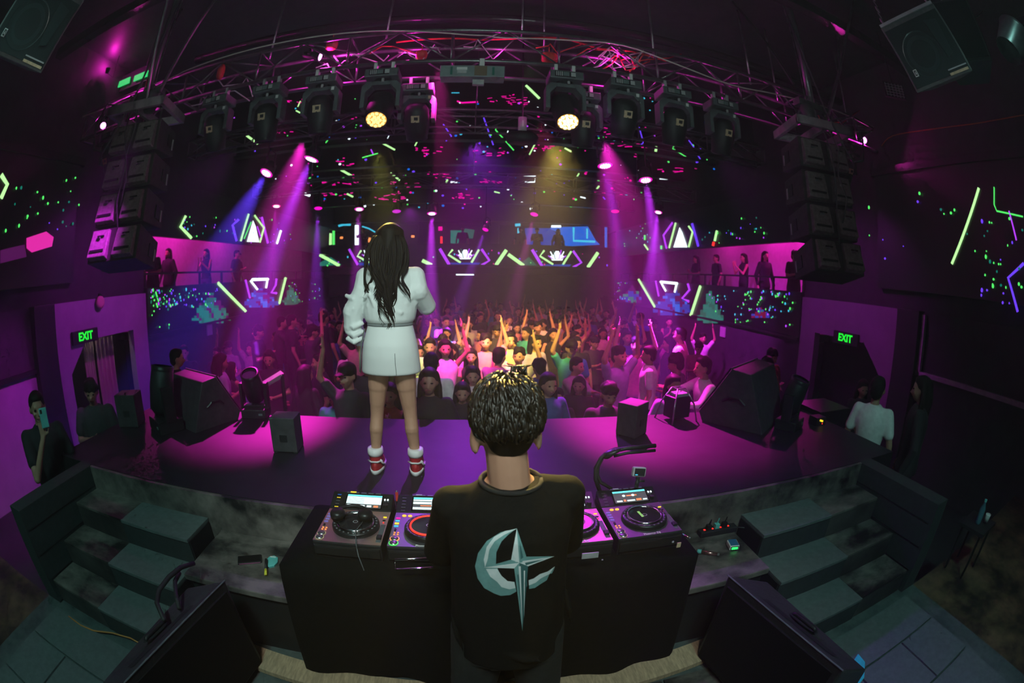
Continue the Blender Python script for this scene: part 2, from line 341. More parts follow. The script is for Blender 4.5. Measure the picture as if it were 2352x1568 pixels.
# ================================================================ SCREENS
SCR = mat('screen_black', (.008, .008, .01), .35)
def plane_pts(pts, **k): return [at(a, b, **k) for a, b in pts]
def ribbon(mb, P, r, off):
    P = [q+off for q in P]; mb.tube(P, r, 4)
def strokes(scr, lst, off, **k):
    for m, r, pts in lst:
        P = plane_pts(pts, **k); b = MB(); ribbon(b, P, r, off)
        b.build('light_stroke', m, scr)
def patch(scr, m, pts, off, name='image_patch', **k):
    P = [q+off for q in plane_pts(pts, **k)]; n = (P[1]-P[0]).cross(P[2]-P[0]).normalized()
    if n.dot(off) < 0: P = P[::-1]; n = -n
    MB().prism(P, n, .006).build(name, m, scr)
def dots(scr, pts, off, r=.035, **k):
    by = {}
    for a, b, m in pts: by.setdefault(m.name, []).append((a, b, m))
    for lst in by.values():
        B = MB()
        for a, b, m in lst:
            q = at(a, b, **k)+off; rr = r*R.uniform(.6, 1.3)
            B.ell(q, (rr if abs(off.x) < .001 else .012, rr if abs(off.y) < .001 else .012, rr*R.uniform(.7, 1.4)), nu=6, nv=4)
        o = B.build('light_dots', lst[0][2], scr); o['kind'] = 'stuff'
def blob(scr, mats, box, off, cells, rnd, **k):      # a terraced landscape of blocky picture tiles
    x0, y0, x1, y1 = box
    by = {}; nx, ny = cells; edge = [rnd.uniform(-.15, .2) for _ in range(nx)]
    for i in range(nx):
        for j in range(ny):
            u, v = (i+.5)/nx*2-1, (j+.5)/ny*2-1
            if v < abs(u)*1.7-1.1+edge[i] or v > 1.25-abs(u)*.5: continue
            m = mats[int(abs(sin((i//3)*1.7+j*2.3+(i*j)//9))*len(mats)*.999)]; by.setdefault(m.name, [m, []])[1].append((x0+(x1-x0)*i/nx, y0+(y1-y0)*j/ny, x0+(x1-x0)*(i+1)/nx, y0+(y1-y0)*(j+1)/ny))
    for m, cs in by.values():
        B = MB()
        for a, b, c, d in cs:
            P = [q+off for q in plane_pts([(a, b), (c, b), (c, d), (a, d)], **k)]; B.add(P, [(0, 1, 2, 3)])
        o = B.build('picture_tiles', m, scr); o['kind'] = 'stuff'
def star(scr, cx, cy, w, h, off, **k):               # the bright white burst in the moving picture
    patch(scr, E_WHT, [(cx-w*.55, cy+h), (cx-w*.8, cy+h*.2), (cx-w*.4, cy-h*.1), (cx-w*.15, cy-h*.8), (cx+w*.2, cy-h*.8), (cx+w*.4, cy-h*.1), (cx+w*.85, cy+h*.2), (cx+w*.6, cy+h)], off, **k)
    for a, b, m in ((-1, .1, E_PUR), (-.75, -.7, E_WHT), (.8, -.7, E_WHT), (1.05, .1, E_PUR), (-.45, -1, E_DGRN), (.5, -1, E_PUR)):
        MB().tube([q+off for q in plane_pts([(cx+a*w*.4, cy+h*.8), (cx+a*w, cy+b*h)], **k)], .022, 4).build('light_stroke', m, scr)
for s, n in ((-1, 'left'), (1, 'right')):
    X = s*5.94
    t = thing('fascia_screen', 'long LED band on the %s balcony front, neon lines over a pixel landscape' % n, 'screen', (0, 0, 0))
    MB().box((s*6.02, 12.2, .80), (.12, 11.5, .87)).build('screen_panel', SCR, t)
    MB().box((s*6.0, 12.2, .36), (.16, 11.5, .05)).build('edge_rail', BLKM, t)
    off = Vector((-s*.015, 0, 0)); kk = dict(x=s*5.955); rn = random.Random(3+s)
    if s < 0:
        blob(t, [E_TEAL, E_DGRN, E_DPUR, E_TEAL], (440, 672, 530, 742), off*.4, (16, 12), rn, **kk)
        blob(t, [E_BLU, E_DBLU, E_DPUR, E_DBLU], (556, 662, 640, 706), off*.4, (16, 9), rn, **kk)
        blob(t, [E_TEAL, E_DGRN], (648, 655, 690, 700), off*.4, (8, 8), rn, **kk)
        strokes(t, [(E_GRNC, .045, [(500, 650), (563, 714)]), (E_GRNC, .05, [(655, 638), (640, 697)]), (E_PUR, .035, [(563, 643), (573, 684)]), (E_PUR, .04, [(634, 640), (632, 655), (622, 672), (634, 673)]),
                    (E_WHT, .04, [(578, 642), (615, 641)]), (E_WHT, .04, [(575, 645), (590, 664)]), (E_WHT, .04, [(613, 643), (610, 661)]), (E_GRN, .02, [(357, 672), (363, 692)])], off, **kk)
        D = [(R.uniform(335, 500), R.uniform(662, 705)) for _ in range(75)]+[(R.uniform(330, 395), R.uniform(700, 765)) for _ in range(12)]+[(R.uniform(660, 735), R.uniform(640, 700)) for _ in range(34)]+[(R.uniform(350, 420), R.uniform(690, 705)) for _ in range(16)]
    else:
        blob(t, [E_BLU, E_DBLU, E_DPUR, E_DBLU], (1500, 660, 1590, 724), off*.4, (16, 10), rn, **kk)
        blob(t, [E_TEAL, E_DGRN, E_TEAL], (1602, 668, 1662, 742), off*.4, (9, 12), rn, **kk)
        blob(t, [E_DBLU, E_TEAL, E_DPUR], (1425, 655, 1480, 695), off*.4, (9, 6), rn, **kk)
        blob(t, [mat('screen_maroon', (.02, .02, .02), .6, emit=.3, ecol=(.5, .01, .05)), E_DBLU], (1722, 706, 1772, 730), off*.4, (12, 5), rn, **kk)
        strokes(t, [(E_GRNC, .05, [(1468, 642), (1505, 705)]), (E_GRNC, .05, [(1610, 657), (1588, 724)]), (E_PUR, .035, [(1507, 645), (1514, 680)]), (E_PUR, .04, [(1581, 652), (1585, 665), (1568, 685), (1583, 692)]),
                    (E_WHT, .04, [(1518, 647), (1557, 651)]), (E_WHT, .04, [(1520, 650), (1530, 668)]), (E_WHT, .04, [(1555, 653), (1551, 671)])], off, **kk)
        D = [(R.uniform(1405, 1455), R.uniform(640, 690)) for _ in range(30)]+[(R.uniform(1625, 1825), R.uniform(668, 715)) for _ in range(70)]+[(R.uniform(1690, 1825), R.uniform(700, 762)) for _ in range(22)]
    ok = [(a, b, R.choice([E_GRN, E_GRN, E_TEAL, E_VIO, E_PUR, E_CYN])) for a, b in D]
    ok = [(a, b, m) for a, b, m in ok if .42 < at(a, b, **kk).z < 1.2 and 6.5 < at(a, b, **kk).y < 17.9]
    dots(t, ok, off*2, .022, **kk)
    # upper gallery screens
    t = thing('gallery_screen', 'dark LED screen high over the %s gallery with violet and green hexagon' % n, 'screen')
    MB().box((s*6.02, 12.2, 2.74), (.12, 11.5, 1.1)).build('screen_panel', SCR, t)
    if s < 0:
        patch(t, E_WHT, [(566, 555), (576, 520), (580, 506), (586, 520), (594, 556)], off, **kk)
        strokes(t, [(E_GRNC, .035, [(570, 492), (552, 553)]), (E_GRNC, .035, [(584, 495), (605, 523), (596, 556)]), (E_VIO, .04, [(546, 505), (533, 517), (542, 553)]), (E_PUR, .045, [(600, 499), (614, 558)]),
                    (E_WHT, .045, [(644, 530), (635, 559)]), (E_GRNC, .04, [(425, 497), (413, 520), (438, 546)]), (E_GRN, .02, [(560, 548), (576, 510)]), (E_PUR, .02, [(590, 520), (600, 550)])], off, **kk)
        D = [(R.uniform(415, 470), R.uniform(495, 550)) for _ in range(14)]+[(R.uniform(490, 680), R.uniform(498, 560)) for _ in range(24)]
    else:
        patch(t, E_WHT, [(1548, 568), (1558, 535), (1562, 522), (1569, 535), (1580, 568)], off, **kk)
        strokes(t, [(E_PUR, .04, [(1545, 512), (1525, 540), (1532, 570)]), (E_GRNC, .035, [(1553, 512), (1538, 569)]), (E_GRNC, .035, [(1583, 520), (1592, 533), (1583, 567)]), (E_VIO, .045, [(1591, 514), (1605, 565)]),
                    (E_GRNC, .04, [(1648, 530), (1643, 553)]), (E_RED, .045, [(1641, 556), (1639, 564)]), (E_GRN, .04, [(1482, 540), (1482, 551)]), (E_GRNC, .04, [(1481, 562), (1489, 573)]), (E_GRN, .04, [(1520, 564), (1520, 572)])], off, **kk)
        D = [(R.uniform(1400, 1500), R.uniform(500, 570)) for _ in range(30)]+[(R.uniform(1610, 1760), R.uniform(500, 570)) for _ in range(24)]
    ok = [(a, b, R.choice([E_GRN, E_TEAL, E_VIO, E_PUR, E_CYN])) for a, b in D]
    ok = [(a, b, m) for a, b, m in ok if 2.25 < at(a, b, **kk).z < 3.25 and 6.5 < at(a, b, **kk).y < 17.9]
    dots(t, ok, off*2, .022, **kk)
    # mezzanine posts and rail
    t = thing('gallery_railing', 'thin dark railing along the %s gallery above the LED band' % n, 'railing')
    MB().box((s*6.16, 12.2, 1.5), (.04, 11.4, .04)).build('top_rail', BLKM, t)
    for i in range(12): MB().box((s*6.16, 6.6+i*1.02, .98), (.04, .05, 1.04)).build('post', BLKM, t)
    # big side wall screens beside the booth
    t = thing('side_wall_screen', 'large black LED wall on the %s side of the booth with scattered neon shards' % n, 'screen')
    MB().box((s*6.0, 1.2, 2.30), (.1, 6.5, 1.75)).build('screen_panel', SCR, t)
    MB().box((s*5.98, 1.2, 3.22), (.14, 6.6, .12)).build('frame_bar', BLKM, t)
    kk = dict(x=s*5.94)
    if s > 0:
        strokes(t, [(E_GRNC, .022, [(2249, 432), (2187, 606)]), (E_VIO, .02, [(2352, 605), (2316, 638), (2338, 716)]), (E_GRN, .01, [(2284, 430), (2284, 470), (2290, 485), (2350, 498)]), (E_PUR, .012, [(2318, 485), (2335, 552)])], off, **kk)
        D = [(1998, 477), (1999, 541), (2030, 551), (2077, 566), (2110, 464), (2163, 482), (2170, 492), (2186, 490), (2194, 483), (2223, 538), (2257, 509), (2114, 445), (2035, 594), (2291, 624), (2264, 632)]+[(R.uniform(2240, 2350), R.uniform(500, 700)) for _ in range(30)]
    else:
        strokes(t, [(E_GRNC, .035, [(2, 402), (16, 424), (2, 455)])], off, **kk)
        patch(t, mat('screen_pink', (.02, .02, .02), .6, emit=.8, ecol=(1, .03, .5)), [(60, 547), (105, 532), (122, 545), (118, 566), (72, 580), (60, 570)], off, **kk)
        patch(t, E_DPUR, [(0, 575), (55, 562), (60, 590), (0, 605)], off, **kk)
        D = [(42, 519), (84, 442), (68, 476), (108, 468), (179, 471), (150, 520), (130, 527), (85, 491), (47, 432), (160, 440)]+[(R.uniform(10, 180), R.uniform(400, 540)) for _ in range(14)]
    dots(t, [(a, b, R.choice([E_GRN, E_GRN, E_VIO, E_TEAL])) for a, b in D], off*2, .018, **kk)
# rear balcony screen
t = thing('rear_fascia_screen', 'long LED screen across the rear balcony with repeating neon V shapes and white bursts', 'screen')
MB().box((0, 18.02, 2.12), (11.9, .12, .86)).build('screen_panel', SCR, t)
MB().box((0, 17.95, 1.66), (11.9, .2, .08)).build('edge_rail', BLKM, t)
off = Vector((0, -.02, 0)); kk = dict(y=17.95)
G, V = E_GRNC, E_PUR
strokes(t, [(G, .07, [(735, 585), (780, 610)]), (V, .05, [(802, 572), (822, 608)]), (G, .04, [(830, 575), (821, 588), (848, 603)]), (G, .07, [(970, 598), (992, 609)]), (V, .06, [(1010, 571), (1032, 608)]), (G, .04, [(1040, 573), (1030, 585), (1058, 603)]),
            (G, .04, [(1100, 573), (1083, 603)]), (V, .05, [(1106, 572), (1124, 598), (1106, 609)]), (G, .07, [(1163, 574), (1139, 609)]), (G, .07, [(1167, 584), (1203, 610)]), (V, .06, [(1222, 573), (1245, 611)]), (G, .04, [(1250, 575), (1240, 588), (1270, 607)]),
            (G, .04, [(1312, 577), (1293, 607)]), (V, .05, [(1316, 576), (1335, 603), (1316, 614)]), (G, .07, [(1373, 580), (1350, 614)])], off, **kk)
for cx, cyy, w_ in ((849, 583, 17), (1068, 583, 20), (1279, 586, 20)): star(t, cx, cyy, w_, 12, off, **kk)
for a, b, c in ((1034, 1104, 606), (1246, 1312, 610), (822, 862, 606)): patch(t, E_DBLU, [(a, c-3), (b, c-3), (b-6, c+4), (a+4, c+4)], off, **kk)
patch(t, E_TEAL, [(735, 603), (760, 590), (785, 608), (735, 611)], off, **kk); patch(t, E_DGRN, [(1190, 608), (1215, 590), (1235, 611), (1190, 611)], off, **kk)
dots(t, [(R.uniform(740, 1395), R.uniform(575, 612), R.choice([E_VIO, E_GRN, E_PUR, E_CYN, E_PNK])) for _ in range(36)], off*2, .03, **kk)
# screens below the band that mirror it
for cx in (1068,):
    t = thing('bar_light', 'white light strip glowing under the rear balcony', 'light', at(cx, 630, y=17.6))
    MB().box((0, 0, 0), (.8, .08, .08)).build('housing', BLK, t); MB().box((0, .22, .06), (.1, .42, .04)).build('bracket', BLKM, t); MB().box((0, -.045, -.01), (.7, .02, .05)).build('tube', E_WHT, t)
# rear gallery: blue-lit bay, teal bay, arched booth, tubes
t = thing('rear_bay', 'rear gallery bay lit bright blue with people in front of its window', 'booth')
B = MB().box((3.1, 19.2, 2.9), (3.9, .1, 1.1)); B.build('back_panel', SCR, t)
kk = dict(y=19.1); off = Vector((0, -.02, 0))
patch(t, E_BLU, [(1265, 522), (1350, 520), (1368, 552), (1378, 562), (1300, 566), (1285, 550), (1285, 535), (1262, 526)], off, **kk)
patch(t, E_DBLU, [(1205, 524), (1262, 524), (1284, 540), (1270, 564), (1210, 566)], off, **kk)
strokes(t, [(E_CYN, .05, [(1317, 522), (1317, 553), (1366, 555)]), (E_CYN, .04, [(1348, 525), (1348, 548)]), (E_CYN, .07, [(1192, 524), (1192, 558)]), (E_CYN, .06, [(1183, 517), (1195, 516)]), (E_BLU, .06, [(1391, 522), (1391, 568)]), (E_WHT, .05, [(1266, 520), (1288, 520)])], off*2, **kk)
t = thing('rear_bay', 'rear gallery bay with a small teal-lit screen behind a figure', 'booth')
MB().box((-.5, 19.2, 2.9), (2.6, .1, 1.1)).build('back_panel', SCR, t)
patch(t, E_TEAL, [(1035, 529), (1060, 529), (1060, 545), (1048, 566), (1035, 566)], off, **kk); patch(t, E_DGRN, [(1062, 524), (1090, 528), (1086, 548), (1062, 546)], off, **kk)
strokes(t, [(E_RED, .05, [(1014, 543), (1014, 560)]), (E_PNK, .09, [(1007, 525), (1016, 525)])], off*2, **kk)
t = thing('rear_bay', 'rear gallery bay on the left with arched pale light and orange lamps', 'booth')
MB().box((-4.0, 19.2, 2.9), (3.4, .1, 1.1)).build('back_panel', SCR, t)
strokes(t, [(E_CYN, .05, [(778, 519), (790, 516), (806, 516)]), (E_CYN, .03, [(832, 520), (848, 525), (862, 533)]), (E_GRNC, .08, [(759, 536), (759, 562)]), (E_GRN, .06, [(767, 524), (767, 562)]), (E_WHT, .09, [(820, 517), (820, 566)]), (E_ORG, .05, [(782, 546), (788, 546)]), (E_ORG, .06, [(849, 546), (849, 556)]), (E_ORG, .05, [(945, 543), (952, 543)]), (E_ORG, .05, [(943, 562), (944, 568)])], off*2, **kk)
# ceiling: stand-in rows of mirror-black fascias, reflections painted on as glowing strokes
ROWS = [(7.9, 4.42), (9.7, 4.35), (11.6, 4.25), (13.6, 4.1), (15.8, 3.9)]
rows = []
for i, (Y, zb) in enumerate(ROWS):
    t = thing('ceiling_fascia', ('nearest', 'second', 'third', 'fourth', 'farthest')[i]+' black ceiling fascia across the hall with neon reflections painted as glowing strokes', 'screen')
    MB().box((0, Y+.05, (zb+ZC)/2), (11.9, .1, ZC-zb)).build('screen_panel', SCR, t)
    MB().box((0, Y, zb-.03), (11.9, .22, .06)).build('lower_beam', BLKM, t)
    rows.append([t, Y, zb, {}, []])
def crow(px, py):
    best = None
    for r in rows:
        q = at(px, py, y=r[1]-.02); e = 0 if r[2] < q.z < ZC else min(abs(q.z-r[2]), abs(q.z-ZC))
        if abs(q.x) > 5.9: e += 5
        if best is None or e < best[0]: best = (e, r)
    return best if best[0] < .25 else None
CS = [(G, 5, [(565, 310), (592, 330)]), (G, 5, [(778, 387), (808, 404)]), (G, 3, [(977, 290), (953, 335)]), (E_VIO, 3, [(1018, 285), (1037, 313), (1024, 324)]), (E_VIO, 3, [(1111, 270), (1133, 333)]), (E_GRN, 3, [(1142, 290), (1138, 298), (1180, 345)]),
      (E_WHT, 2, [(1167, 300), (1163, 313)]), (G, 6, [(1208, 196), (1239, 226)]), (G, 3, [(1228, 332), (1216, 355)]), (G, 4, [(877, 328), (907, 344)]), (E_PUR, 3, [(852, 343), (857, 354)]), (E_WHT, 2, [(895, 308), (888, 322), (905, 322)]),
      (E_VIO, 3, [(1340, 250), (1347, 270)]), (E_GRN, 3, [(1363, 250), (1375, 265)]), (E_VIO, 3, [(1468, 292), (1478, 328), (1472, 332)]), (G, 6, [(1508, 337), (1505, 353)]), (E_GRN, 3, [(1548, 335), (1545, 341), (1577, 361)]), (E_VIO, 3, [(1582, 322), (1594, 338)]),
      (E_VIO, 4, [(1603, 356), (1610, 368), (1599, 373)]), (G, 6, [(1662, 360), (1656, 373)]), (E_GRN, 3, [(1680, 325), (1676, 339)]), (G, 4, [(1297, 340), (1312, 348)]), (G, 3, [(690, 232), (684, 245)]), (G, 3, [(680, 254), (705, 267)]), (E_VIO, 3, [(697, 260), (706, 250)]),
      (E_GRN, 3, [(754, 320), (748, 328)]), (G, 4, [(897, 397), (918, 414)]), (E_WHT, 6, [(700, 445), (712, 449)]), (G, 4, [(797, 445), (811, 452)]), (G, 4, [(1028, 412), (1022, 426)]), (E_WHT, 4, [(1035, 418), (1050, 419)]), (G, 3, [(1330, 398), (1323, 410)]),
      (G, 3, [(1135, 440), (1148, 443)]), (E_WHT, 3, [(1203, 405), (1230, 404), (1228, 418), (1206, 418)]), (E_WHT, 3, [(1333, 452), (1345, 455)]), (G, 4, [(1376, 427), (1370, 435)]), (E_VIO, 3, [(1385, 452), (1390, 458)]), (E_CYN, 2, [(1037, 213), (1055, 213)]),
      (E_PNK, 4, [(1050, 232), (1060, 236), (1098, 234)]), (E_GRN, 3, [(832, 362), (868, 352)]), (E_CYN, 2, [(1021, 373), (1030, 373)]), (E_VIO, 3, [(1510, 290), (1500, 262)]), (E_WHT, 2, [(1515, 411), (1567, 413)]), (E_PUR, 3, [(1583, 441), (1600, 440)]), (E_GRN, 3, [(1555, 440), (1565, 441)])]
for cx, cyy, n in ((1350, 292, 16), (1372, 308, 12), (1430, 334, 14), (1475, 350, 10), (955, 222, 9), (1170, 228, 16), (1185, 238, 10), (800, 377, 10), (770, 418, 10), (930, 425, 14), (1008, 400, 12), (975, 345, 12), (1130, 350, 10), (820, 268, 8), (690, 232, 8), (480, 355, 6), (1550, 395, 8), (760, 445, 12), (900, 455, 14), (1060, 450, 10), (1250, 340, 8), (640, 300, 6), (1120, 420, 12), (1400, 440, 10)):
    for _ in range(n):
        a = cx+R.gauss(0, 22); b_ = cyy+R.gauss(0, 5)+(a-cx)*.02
        CS.append((E_PNK, R.uniform(1, 2.6), [(a, b_), (a+R.uniform(3, 13), b_+R.uniform(-2, 2))]))  # pink-lit ceiling clutter painted as glowing strokes
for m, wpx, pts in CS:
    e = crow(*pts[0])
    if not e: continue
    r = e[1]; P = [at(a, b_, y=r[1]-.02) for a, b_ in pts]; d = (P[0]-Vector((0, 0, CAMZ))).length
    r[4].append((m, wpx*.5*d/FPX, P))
for _ in range(420):  # scattered reflection dots, painted as glow as well
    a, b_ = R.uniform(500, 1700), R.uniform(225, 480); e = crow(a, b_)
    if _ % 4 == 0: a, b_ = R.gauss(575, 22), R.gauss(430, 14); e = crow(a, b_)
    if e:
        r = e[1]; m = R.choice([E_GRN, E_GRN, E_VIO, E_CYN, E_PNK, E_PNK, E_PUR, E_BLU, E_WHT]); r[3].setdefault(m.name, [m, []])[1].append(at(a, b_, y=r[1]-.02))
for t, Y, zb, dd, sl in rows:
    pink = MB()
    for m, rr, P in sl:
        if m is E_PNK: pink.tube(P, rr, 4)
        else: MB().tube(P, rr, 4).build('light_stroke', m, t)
    if pink.v: o = pink.build('painted_pink_glints', E_PNK, t); o['kind'] = 'stuff'
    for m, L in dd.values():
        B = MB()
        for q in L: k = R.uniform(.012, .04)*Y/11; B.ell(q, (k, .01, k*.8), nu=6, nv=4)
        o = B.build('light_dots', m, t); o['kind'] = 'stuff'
# exit signs
for s, px, py in ((-1, 198, 772), (1, 1940, 777)):
    q = at(px, py, x=s*5.93)
    t = thing('exit_sign', 'small green EXIT sign over the %s doorway' % ('left' if s < 0 else 'right'), 'sign', (s*5.97, q.y, q.z))
    MB().box((0, 0, 0), (.05, .62, .2)).build('housing', BLK, t, bevel=.006)
    text_mesh('EXIT', .17, .002, 'lettering', E_EXIT, t, (-s*.03, .0, 0), (pi/2, 0, pi/2 if s < 0 else -pi/2), True)
# ================================================================ RIG
TY, TB, TT = 4.1, 3.425, 3.82
TRM = mat('truss_metal', (.16, .17, .17), .35, .7, noise=.25, nscale=10)
def truss(name, label, x0, x1, y, zb, h, d, bay, r=.024):
    t = thing(name, label, 'truss', ((x0+x1)/2, y, zb)); L = (x1-x0)/2
    for yy in (0, d):
        for zz in (0, h): MB().tube([(-L, yy, zz), (L, yy, zz)], r, 10).build('chord', TRM, t, True)
    n = int(round((x1-x0)/bay)); bw = (x1-x0)/n
    for i in range(n):
        a, b = -L+i*bw, -L+(i+1)*bw
        for yy in (0, d):
            p = [(a, yy, 0), (b, yy, h)] if i % 2 == 0 else [(a, yy, h), (b, yy, 0)]
            MB().tube(p, r*.45, 6).build('brace', TRM, t, True)
        MB().tube([(a, 0, h), (b, d, h)] if i % 2 else [(a, d, h), (b, 0, h)], r*.45, 6).build('brace', TRM, t, True)
    for i in range(0, n+1, 2):
        a = -L+i*bw
        for yy in (0, d): MB().tube([(a, yy, 0), (a, yy, h)], r*.55, 6).build('upright', TRM, t, True)
        MB().tube([(a, 0, 0), (a, d, 0)], r*.45, 6).build('cross_bar', TRM, t, True); MB().tube([(a, 0, h), (a, d, h)], r*.45, 6).build('cross_bar', TRM, t, True)
    return t
truss('lighting_truss', 'long black box truss over the stage front carrying the moving heads', -5.65, 5.65, TY, TB, TT-TB, .42, .55)
truss('lighting_truss', 'second dark truss across the hall behind the first, with purple wash lights', -5.2, 5.2, 6.6, 3.55, .3, .3, .65, .02)
truss('lighting_truss', 'far dark truss deep in the hall carrying a row of small pink wash lights', -5.6, 5.6, 10.2, 3.35, .3, .3, .8, .02)
ORD = 'first second third fourth fifth sixth seventh eighth ninth tenth eleventh twelfth thirteenth fourteenth fifteenth sixteenth seventeenth eighteenth nineteenth twentieth 21st 22nd 23rd 24th 25th 26th 27th'.split()
_rn = {}
# ceiling tubes and drop rods
for x, y, z0 in [(-4.6, 4.3, TT), (-2.4, 4.3, TT), (-1.0, 4.3, TT), (.45, 4.3, TT), (.72, 4.5, TT), (1.95, 4.3, TT), (3.3, 4.3, TT), (3.9, 4.5, TT), (5.2, 4.3, TT), (-3.5, 6.75, 3.85), (0, 6.75, 3.85), (3.5, 6.75, 3.85), (-4, 10.35, 3.65), (0, 10.35, 3.65), (4, 10.35, 3.65)]:
    o = MB().tube([(x, y, z0), (x+.02, y, ZC)], .012, 6).build('drop_rod', STEEL, None, True); _tn = 'main' if y < 5 else 'second' if y < 8 else 'far'; _rn[_tn] = _rn.get(_tn, -1)+1; tag(o, 'thin steel rod from the %s truss up to the ceiling, %s from the left' % (_tn, ORD[_rn[_tn]]), 'rod', 'rods between trusses and ceiling')
o = MB().tube([(-4.2, 5.05, 4.62), (6, 5.05, 4.62)], .07, 10).build('ceiling_duct', mat('gloss_black', (.05, .045, .05), .25, .3), None, True); tag(o, 'black round duct running across the ceiling above the truss', 'duct')
for px, lab in ((1100, 0),):
    o = MB().box((0, 3.3, 4.72), (12, .14, .16)).build('ceiling_beam', mat('gloss_black', (.05, .045, .05), .25, .3)); tag(o, 'black steel beam across the ceiling nearest the camera', 'beam')
# cables along the truss
def cable(name, label, pts, r, m, **k):
    P = [at(a, b, **k) for a, b in pts]
    Q = []
    for i in range(len(P)-1):
        for u in (0, .25, .5, .75):
            p0, p1, p2, p3 = P[max(i-1, 0)], P[i], P[i+1], P[min(i+2, len(P)-1)]
            Q.append(.5*((2*p1)+(p2-p0)*u+(2*p0-5*p1+4*p2-p3)*u*u+(3*p1-p0-3*p2+p3)*u**3))
    Q.append(P[-1]); o = MB().tube(Q, r, 6).build(name, m, None, True); tag(o, label, 'cable'); return o
CBW = mat('cream_cable', (.75, .72, .62), .6, noise=.1); CBR = mat('red_cable', (.8, .05, .05), .6); CBP = mat('pale_cable', (.75, .7, .75), .5)
cable('power_cable', 'cream cable strung along the front of the main truss from end to end', [(190, 268), (330, 215), (420, 165), (560, 118), (700, 88), (830, 73), (930, 71), (1060, 79), (1120, 82), (1160, 87), (1300, 92), (1430, 104), (1560, 150), (1680, 195), (1790, 218), (1930, 258), (1995, 290)], .008, CBW, y=4.04)
cable('power_cable', 'red cable lying inside the truss above the middle of the stage', [(910, 97), (980, 90), (1050, 88), (1110, 91), (1200, 88), (1290, 88), (1380, 112), (1450, 118), (1530, 140)], .012, CBR, y=4.4)
LM = []
for i in range(26):
    cx = R.choice([R.uniform(720, 960), R.uniform(1330, 1480), R.uniform(700, 1700), R.uniform(1500, 1950), R.uniform(200, 500)]); top = 75+abs(cx-1085)**2*.00026
    pts = [(cx+j*R.uniform(14, 30), top+R.uniform(12, 62)) for j in range(5)]
    P = [at(a, b, y=4.32+R.uniform(-.1, .12)) for a, b in pts]; Q = []
    o = MB().tube(P, .008, 5).build('loose_cable', CBP if i % 3 else CBR, None, True); LM.append((P[2].x, o, 'pale' if i % 3 else 'red'))
for _k, (_x, _o, _c) in enumerate(sorted(LM, key=lambda q: q[0])): tag(_o, '%s cable tangled inside the main truss, %s from its left end' % (_c, ORD[_k]), 'cable', 'tangled cables inside the main truss')
for k_, (px, py, w_, h_, lab) in enumerate([(762, 103, .14, .13, 'red fabric sleeve bag hanging in the truss beside the bright pink lamp'), (507, 165, .09, .2, 'long dull red sleeve hanging in the left part of the truss'), (968, 126, .12, .1, 'small red bag crumpled inside the truss right of the first clamps'), (1262, 133, .17, .13, 'pinkish red bag lumped in the truss right of centre'), (341, 190, .06, .14, 'narrow red bag hanging near the left end of the truss'), (1985-114, 277, .06, .08, 'tiny red bag glowing near the right line array')]):
    q = at(px, py, y=4.28); t = MB()
    t.loft([((0, 0, h_/2), w_*.38, .03), ((0, 0, h_*.35), w_*.5, .055), ((.004, 0, 0), w_*.52, .06), ((0, 0, -h_*.35), w_*.5, .05), ((.0, 0, -h_/2), w_*.3, .03)], 10)
    o = t.build('chain_bag', REDM, None, True, loc=q); tag(o, lab, 'bag')
    e = MB().tube([(0, 0, h_/2), (0, 0, h_/2+.08)], .006, 5).build('strap', REDM, o)
